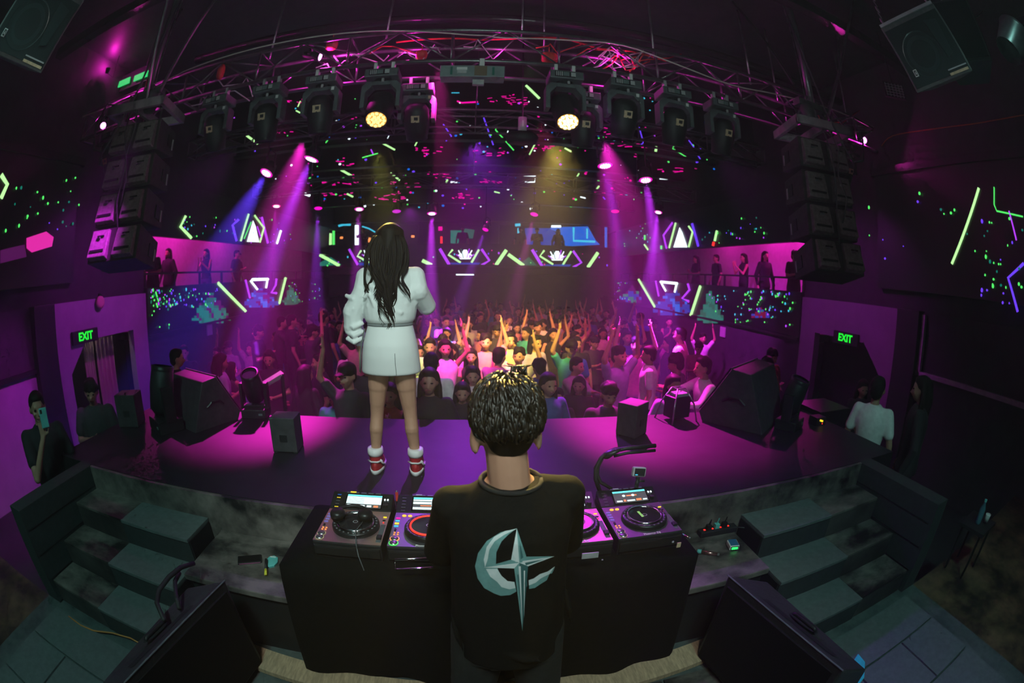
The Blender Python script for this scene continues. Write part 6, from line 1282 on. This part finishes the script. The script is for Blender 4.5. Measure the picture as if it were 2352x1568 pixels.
    for i in range(130):
        th_ = R.uniform(0, 6.28); e = R.uniform(-.1, 1.3); N = Vector((cos(e)*cos(th_), cos(e)*sin(th_), sin(e)))
        if N.y > .5 and N.z < .3: continue
        p = Vector((N.x*.090, N.y*.103-.02, N.z*.098+.038)); tn = N.cross(Vector((0, 0, 1)))*R.uniform(-.5, .9)+Vector((0, 0, -.6))
        st_.tube([T(*p), T(*(p+N*.006+tn*.012)), T(*(p+N*R.uniform(.004, .016)+tn*.028))], [.0028, .0024, .0005], 4)
    for i in range(14):
        a = R.uniform(0, 6.28); p = Vector((.02*cos(a)+.03, .02*sin(a)-.02, .13)); st_.tube([T(*p), T(*(p+Vector((R.uniform(-.02, .02), R.uniform(-.02, .02), .02)))), T(*(p+Vector((R.uniform(-.035, .035), R.uniform(-.03, .03), .024))))], [.004, .003, .0007], 5)
    mobj('hair_locks', st_.mesh('hair_locks', LK, True), hm)
    # the print on the back
    from mathutils.bvhtree import BVHTree
    bm = bmesh.new(); bm.from_mesh(tee.data); bv = BVHTree.FromBMesh(bm); off = Vector((X, Y, ZD))
    def hit(a, b_):
        q = ray(a, b_); p, nn, _, _ = bv.ray_cast(Vector((0, 0, CAMZ))-off, q)
        return (p-q*.0025) if p else at(a, b_, y=Y-.15)-off
    def printed(nm, m, polys, lift=0.):
        for poly in polys:
            B = MB()
            # subdivide the polygon into small triangles so that it lies on the cloth
            n_ = len(poly); tri = mathutils_tess(poly)
            for tr in tri:
                stack = [(tr, 0)]
                while stack:
                    (a, b_, c_), lv = stack.pop()
                    e = max(math.dist(a, b_), math.dist(b_, c_), math.dist(c_, a))
                    if e > 12 and lv < 6:
                        if e == math.dist(a, b_): m_ = ((a[0]+b_[0])/2, (a[1]+b_[1])/2); stack += [((a, m_, c_), lv+1), ((m_, b_, c_), lv+1)]
                        elif e == math.dist(b_, c_): m_ = ((b_[0]+c_[0])/2, (b_[1]+c_[1])/2); stack += [((a, b_, m_), lv+1), ((a, m_, c_), lv+1)]
                        else: m_ = ((a[0]+c_[0])/2, (a[1]+c_[1])/2); stack += [((a, b_, m_), lv+1), ((m_, b_, c_), lv+1)]
                    else:
                        P_ = [hit(*v_) for v_ in (a, b_, c_)]
                        if lift: P_ = [p_+(Vector((0, 0, CAMZ))-off-p_).normalized()*lift for p_ in P_]
                        B.add(P_, [(0, 1, 2)])
            B.build(nm, m, tee)
    def mathutils_tess(poly):
        from mathutils.geometry import tessellate_polygon
        return [tuple((poly[i][0], poly[i][1]) for i in tr) for tr in tessellate_polygon([[Vector((a, b_, 0)) for a, b_ in poly]])]
    A_ = mat('print_mid_teal', (.19, .42, .41), .6, noise=.15, nscale=30); B_ = mat('print_pale', (.78, .95, .94), .55, noise=.12, nscale=30); C_ = mat('print_dark_teal', (.05, .17, .17), .6); D_ = mat('print_white', (.85, .95, .95), .5)
    printed('crescent_print', A_, [[(1187, 1213), (1150, 1222), (1118, 1242), (1098, 1270), (1091, 1300), (1097, 1328), (1112, 1350), (1134, 1362), (1150, 1368), (1172, 1366), (1186, 1358), (1182, 1336), (1160, 1334), (1148, 1318), (1139, 1295), (1140, 1268), (1152, 1243), (1168, 1227)],
                                   [(1215, 1352), (1228, 1350), (1240, 1342), (1256, 1332), (1262, 1318), (1275, 1302), (1268, 1316), (1252, 1320), (1236, 1330), (1216, 1336)]])
    printed('crescent_highlight', B_, [[(1187, 1214), (1160, 1219), (1135, 1232), (1118, 1255), (1111, 1285), (1114, 1302), (1120, 1285), (1124, 1262), (1136, 1243), (1158, 1228)], [(1116, 1306), (1126, 1324), (1142, 1336), (1152, 1348), (1170, 1353), (1184, 1350), (1181, 1336), (1166, 1334), (1152, 1322), (1142, 1306)],
                                       [(1215, 1344), (1230, 1338), (1242, 1328), (1262, 1318), (1275, 1300), (1258, 1312), (1240, 1318), (1226, 1328), (1214, 1332)]], .0008)
    cx, cy_ = 1193, 1292
    tips = [(1187, 1213), (1274, 1277), (1200, 1449), (1110, 1303)]; inn = [(1209, 1278), (1213, 1300), (1181, 1305), (1174, 1285)]
    for i, (ma, mb_) in enumerate(((B_, A_), (A_, B_), (C_, A_), (B_, A_))):
        tp = tips[i]; a, c_ = inn[i-1], inn[i]
        printed('star_facet', ma, [[tp, (cx, cy_), a]], .0012); printed('star_facet', mb_, [[tp, (cx, cy_), c_]], .0012)
    printed('star_gleam', D_, [[(1188, 1225), (1190, 1290), (1184, 1290)], [(1255, 1280), (1200, 1293), (1200, 1288)], [(1200, 1440), (1191, 1300), (1196, 1300)], [(1120, 1302), (1186, 1294), (1186, 1298)], [(1204, 1420), (1203, 1310), (1206, 1310)], [(1178, 1272), (1186, 1240), (1184, 1282)]], .0018)
    printed('star_shade', C_, [[(1193, 1240), (1202, 1280), (1196, 1284)], [(1199, 1420), (1188, 1320), (1191, 1318)], [(1250, 1284), (1208, 1298), (1206, 1292)], [(1199, 1360), (1210, 1320), (1211, 1345)]], .0018)
dj()
